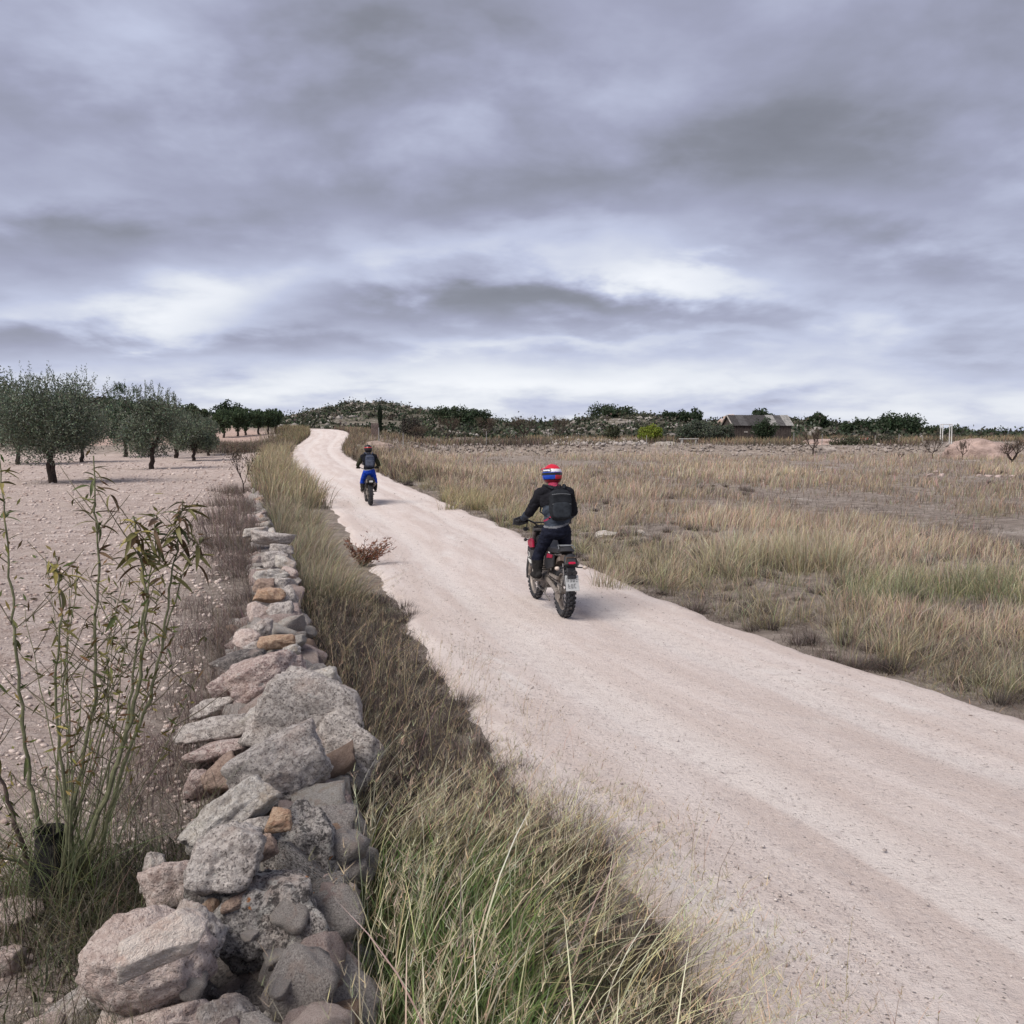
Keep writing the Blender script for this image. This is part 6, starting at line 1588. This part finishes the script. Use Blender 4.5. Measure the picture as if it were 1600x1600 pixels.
# white metal frame
fp = at_y(1479, 706, 96); fp[2] = Hs(fp[0], fp[1]); q = 96 / FPX
fr = empty('white_frame', fp, R(10), 'white metal frame like a small goal beside the earth mound', 'frame')
WHITE = M('white_paint', (.62, .62, .60), .6, .1, 6, .1)
for x_, y_ in ((-.5, 0), (.5, 0), (-.5, .35), (.5, .35)): MB().tube([(x_, y_, -.1), (x_, y_, 1.95)], .045, 6).build('post', WHITE, fr)
for a, b in (((-.5, 0), (.5, 0)), ((-.5, .35), (.5, .35)), ((-.5, 0), (-.5, .35)), ((.5, 0), (.5, .35))): MB().tube([(a[0], a[1], 1.93), (b[0], b[1], 1.93)], .045, 6).build('rail', WHITE, fr)
# earth mounds
def mound(px, row, hw, htop, d, lab, col='mound_soil', rgb=(.42, .315, .275)):
    p = at_y(px, row, d); p[2] = Hs(p[0], p[1]) - .15; rx = hw * d / FPX; hh_ = at_y(px, htop, d)[2] - p[2]
    V, F_ = ico(5); k = 1 + .22 * fbm(V * 2.2 + px, 4, 9) + .06 * fbm(V * 9, 3, 11)
    z_ = np.sqrt(np.clip(V[:, 2], 0, 1)) * .55 + np.clip(V[:, 2], 0, 1) * .45
    P = np.stack([V[:, 0] * rx * k, V[:, 1] * rx * .7 * k, np.where(V[:, 2] > 0, z_ * hh_ * k, -.2)], -1)
    o = np_mesh('earth_mound', P, F_, M(col, rgb, .95, .25, 1.6, .8, .2), smooth=True); o.location = tuple(p)
    return tag(o, lab, 'mound')
mound(1528, 716, 56, 687, 81, 'large heap of pink earth right of the white frame')
mound(1300, 706, 46, 685, 95, 'low heap of pink earth right of the hut')
mound(1040, 702, 22, 690, 92, 'pale rounded heap below the olive trees by the bench', 'mound_grey', (.34, .31, .28))
mound(590, 704, 26, 690, 78, 'low bank of bare earth just above the far rider', 'mound_bank', (.36, .28, .235))
# stone heap on the skyline
hp2 = at_y(1142, 656, 182); hp2[2] = Hs(hp2[0], hp2[1])
heap = empty('stone_heap', hp2, 0, 'heap of pale stones on the skyline behind the hut', 'stone heap')
for i in range(60):
    a = rng.uniform(0, 6.28); rr_ = rng.uniform(0, 1) ** .6 * 2.4; P, F_ = rock_shape(3000 + i % 8, 2)
    sz_ = rng.uniform(.5, 1.0); o = np_mesh('stone', P * .5 * sz_, F_, ROCK['red' if i % 3 else 'brown'], parent=heap, smooth=False) if i < 8 else bpy.data.objects.new('stone', list(heap.children)[i % 8].data)
    if i >= 8: CO.link(o); o.parent = heap
    o.location = (rr_ * math.cos(a), rr_ * math.sin(a) * .6, .1 + (2.4 - rr_) * .75 * rng.uniform(.3, 1)); o.rotation_euler = tuple(rng.uniform(0, 3, 3))
# red and white board
bp = at_y(1350, 700, 97); bp[2] = Hs(bp[0], bp[1]); q = 97 / FPX
bd = empty('board', bp, R(-8), 'rust red board with white edges standing behind the right field', 'board')
zt = at_y(1350, 684, 97)[2] - bp[2]; zb_ = at_y(1350, 693, 97)[2] - bp[2]
MB().box((0, 0, (zt + zb_) / 2), (19 * q, .05, zt - zb_), bev=.01).build('panel', M('rust_red', (.33, .10, .075), .8, .35, 3, .3), bd)
for x_ in (-8 * q, 2 * q, 8 * q): MB().box((x_, -.04, (zt + zb_) / 2), (1.6 * q, .03, (zt - zb_) * .98)).build('stripe', WHITE, bd)
for x_ in (-7.5 * q, 7.5 * q): MB().box((x_, .06, zt / 2), (.10, .06, zt)).build('leg', WOOD, bd)
# bench under the olives
bq = at_y(1076, 701, 95); bq[2] = Hs(bq[0], bq[1])
bn = empty('bench', bq, R(5), 'pale grey concrete bench under the far olive trees', 'bench')
CONC = M('concrete', (.36, .35, .33), .9, .2, 5, .4, .01)
MB().box((0, 0, .55), (1.9, .5, .10), bev=.02).build('seat', CONC, bn)
for x_ in (-.7, .7): MB().box((x_, 0, .24), (.18, .42, .52), bev=.02).build('leg', CONC, bn)
# gate and posts beside the track
gp = at_y(586, 690, 92); gp[2] = Hs(gp[0], gp[1])
gt = empty('wooden_gate', gp, R(20), 'small weathered slatted gate beside the cypress', 'gate')
for i in range(6): MB().box((-.30 + i * .12, 0, .72), (.085, .03, 1.35 - .05 * (i % 3))).build('slat', M('gate_wood', (.17, .125, .115), .9, .3, 8, .5, .01), gt)
for z_ in (.35, 1.1): MB().box((0, .035, z_), (.75, .04, .08)).build('rail', M('gate_wood', (.17, .125, .115)), gt)
pg = None
for i, (px, br, tr_, d) in enumerate([(592, 704, 668, 82), (630, 702, 676, 86), (760, 696, 674, 90), (1010, 700, 680, 90), (1240, 700, 676, 93), (1284, 700, 678, 93), (1367, 702, 680, 93), (1404, 702, 678, 93), (1441, 704, 682, 93)]):
    p = at_y(px, br, d); p[2] = Hs(p[0], p[1]); hh_ = at_y(px, tr_, d)[2] - p[2]
    o = MB().tube([(0, 0, -.1), (.01, 0, hh_)], [.038, .034], 6).build('fence_post', M('galvanised', (.30, .29, .28), .6, .2, 8, .2, metal=.4)); o.location = tuple(p)
    names = ['thin post beside the cypress gate', 'thin post right of the cypress', 'thin post in the brush above the near rider, left', 'thin post before the bright yellow green bush', 'thin post just right of the hut', 'thin post left of the low pink heap', 'thin post right of the red board', 'thin post in front of the broad evergreen mass', 'thin post left of the white frame']
    tag(o, names[i], 'post', 'thin fence posts at the field edge')
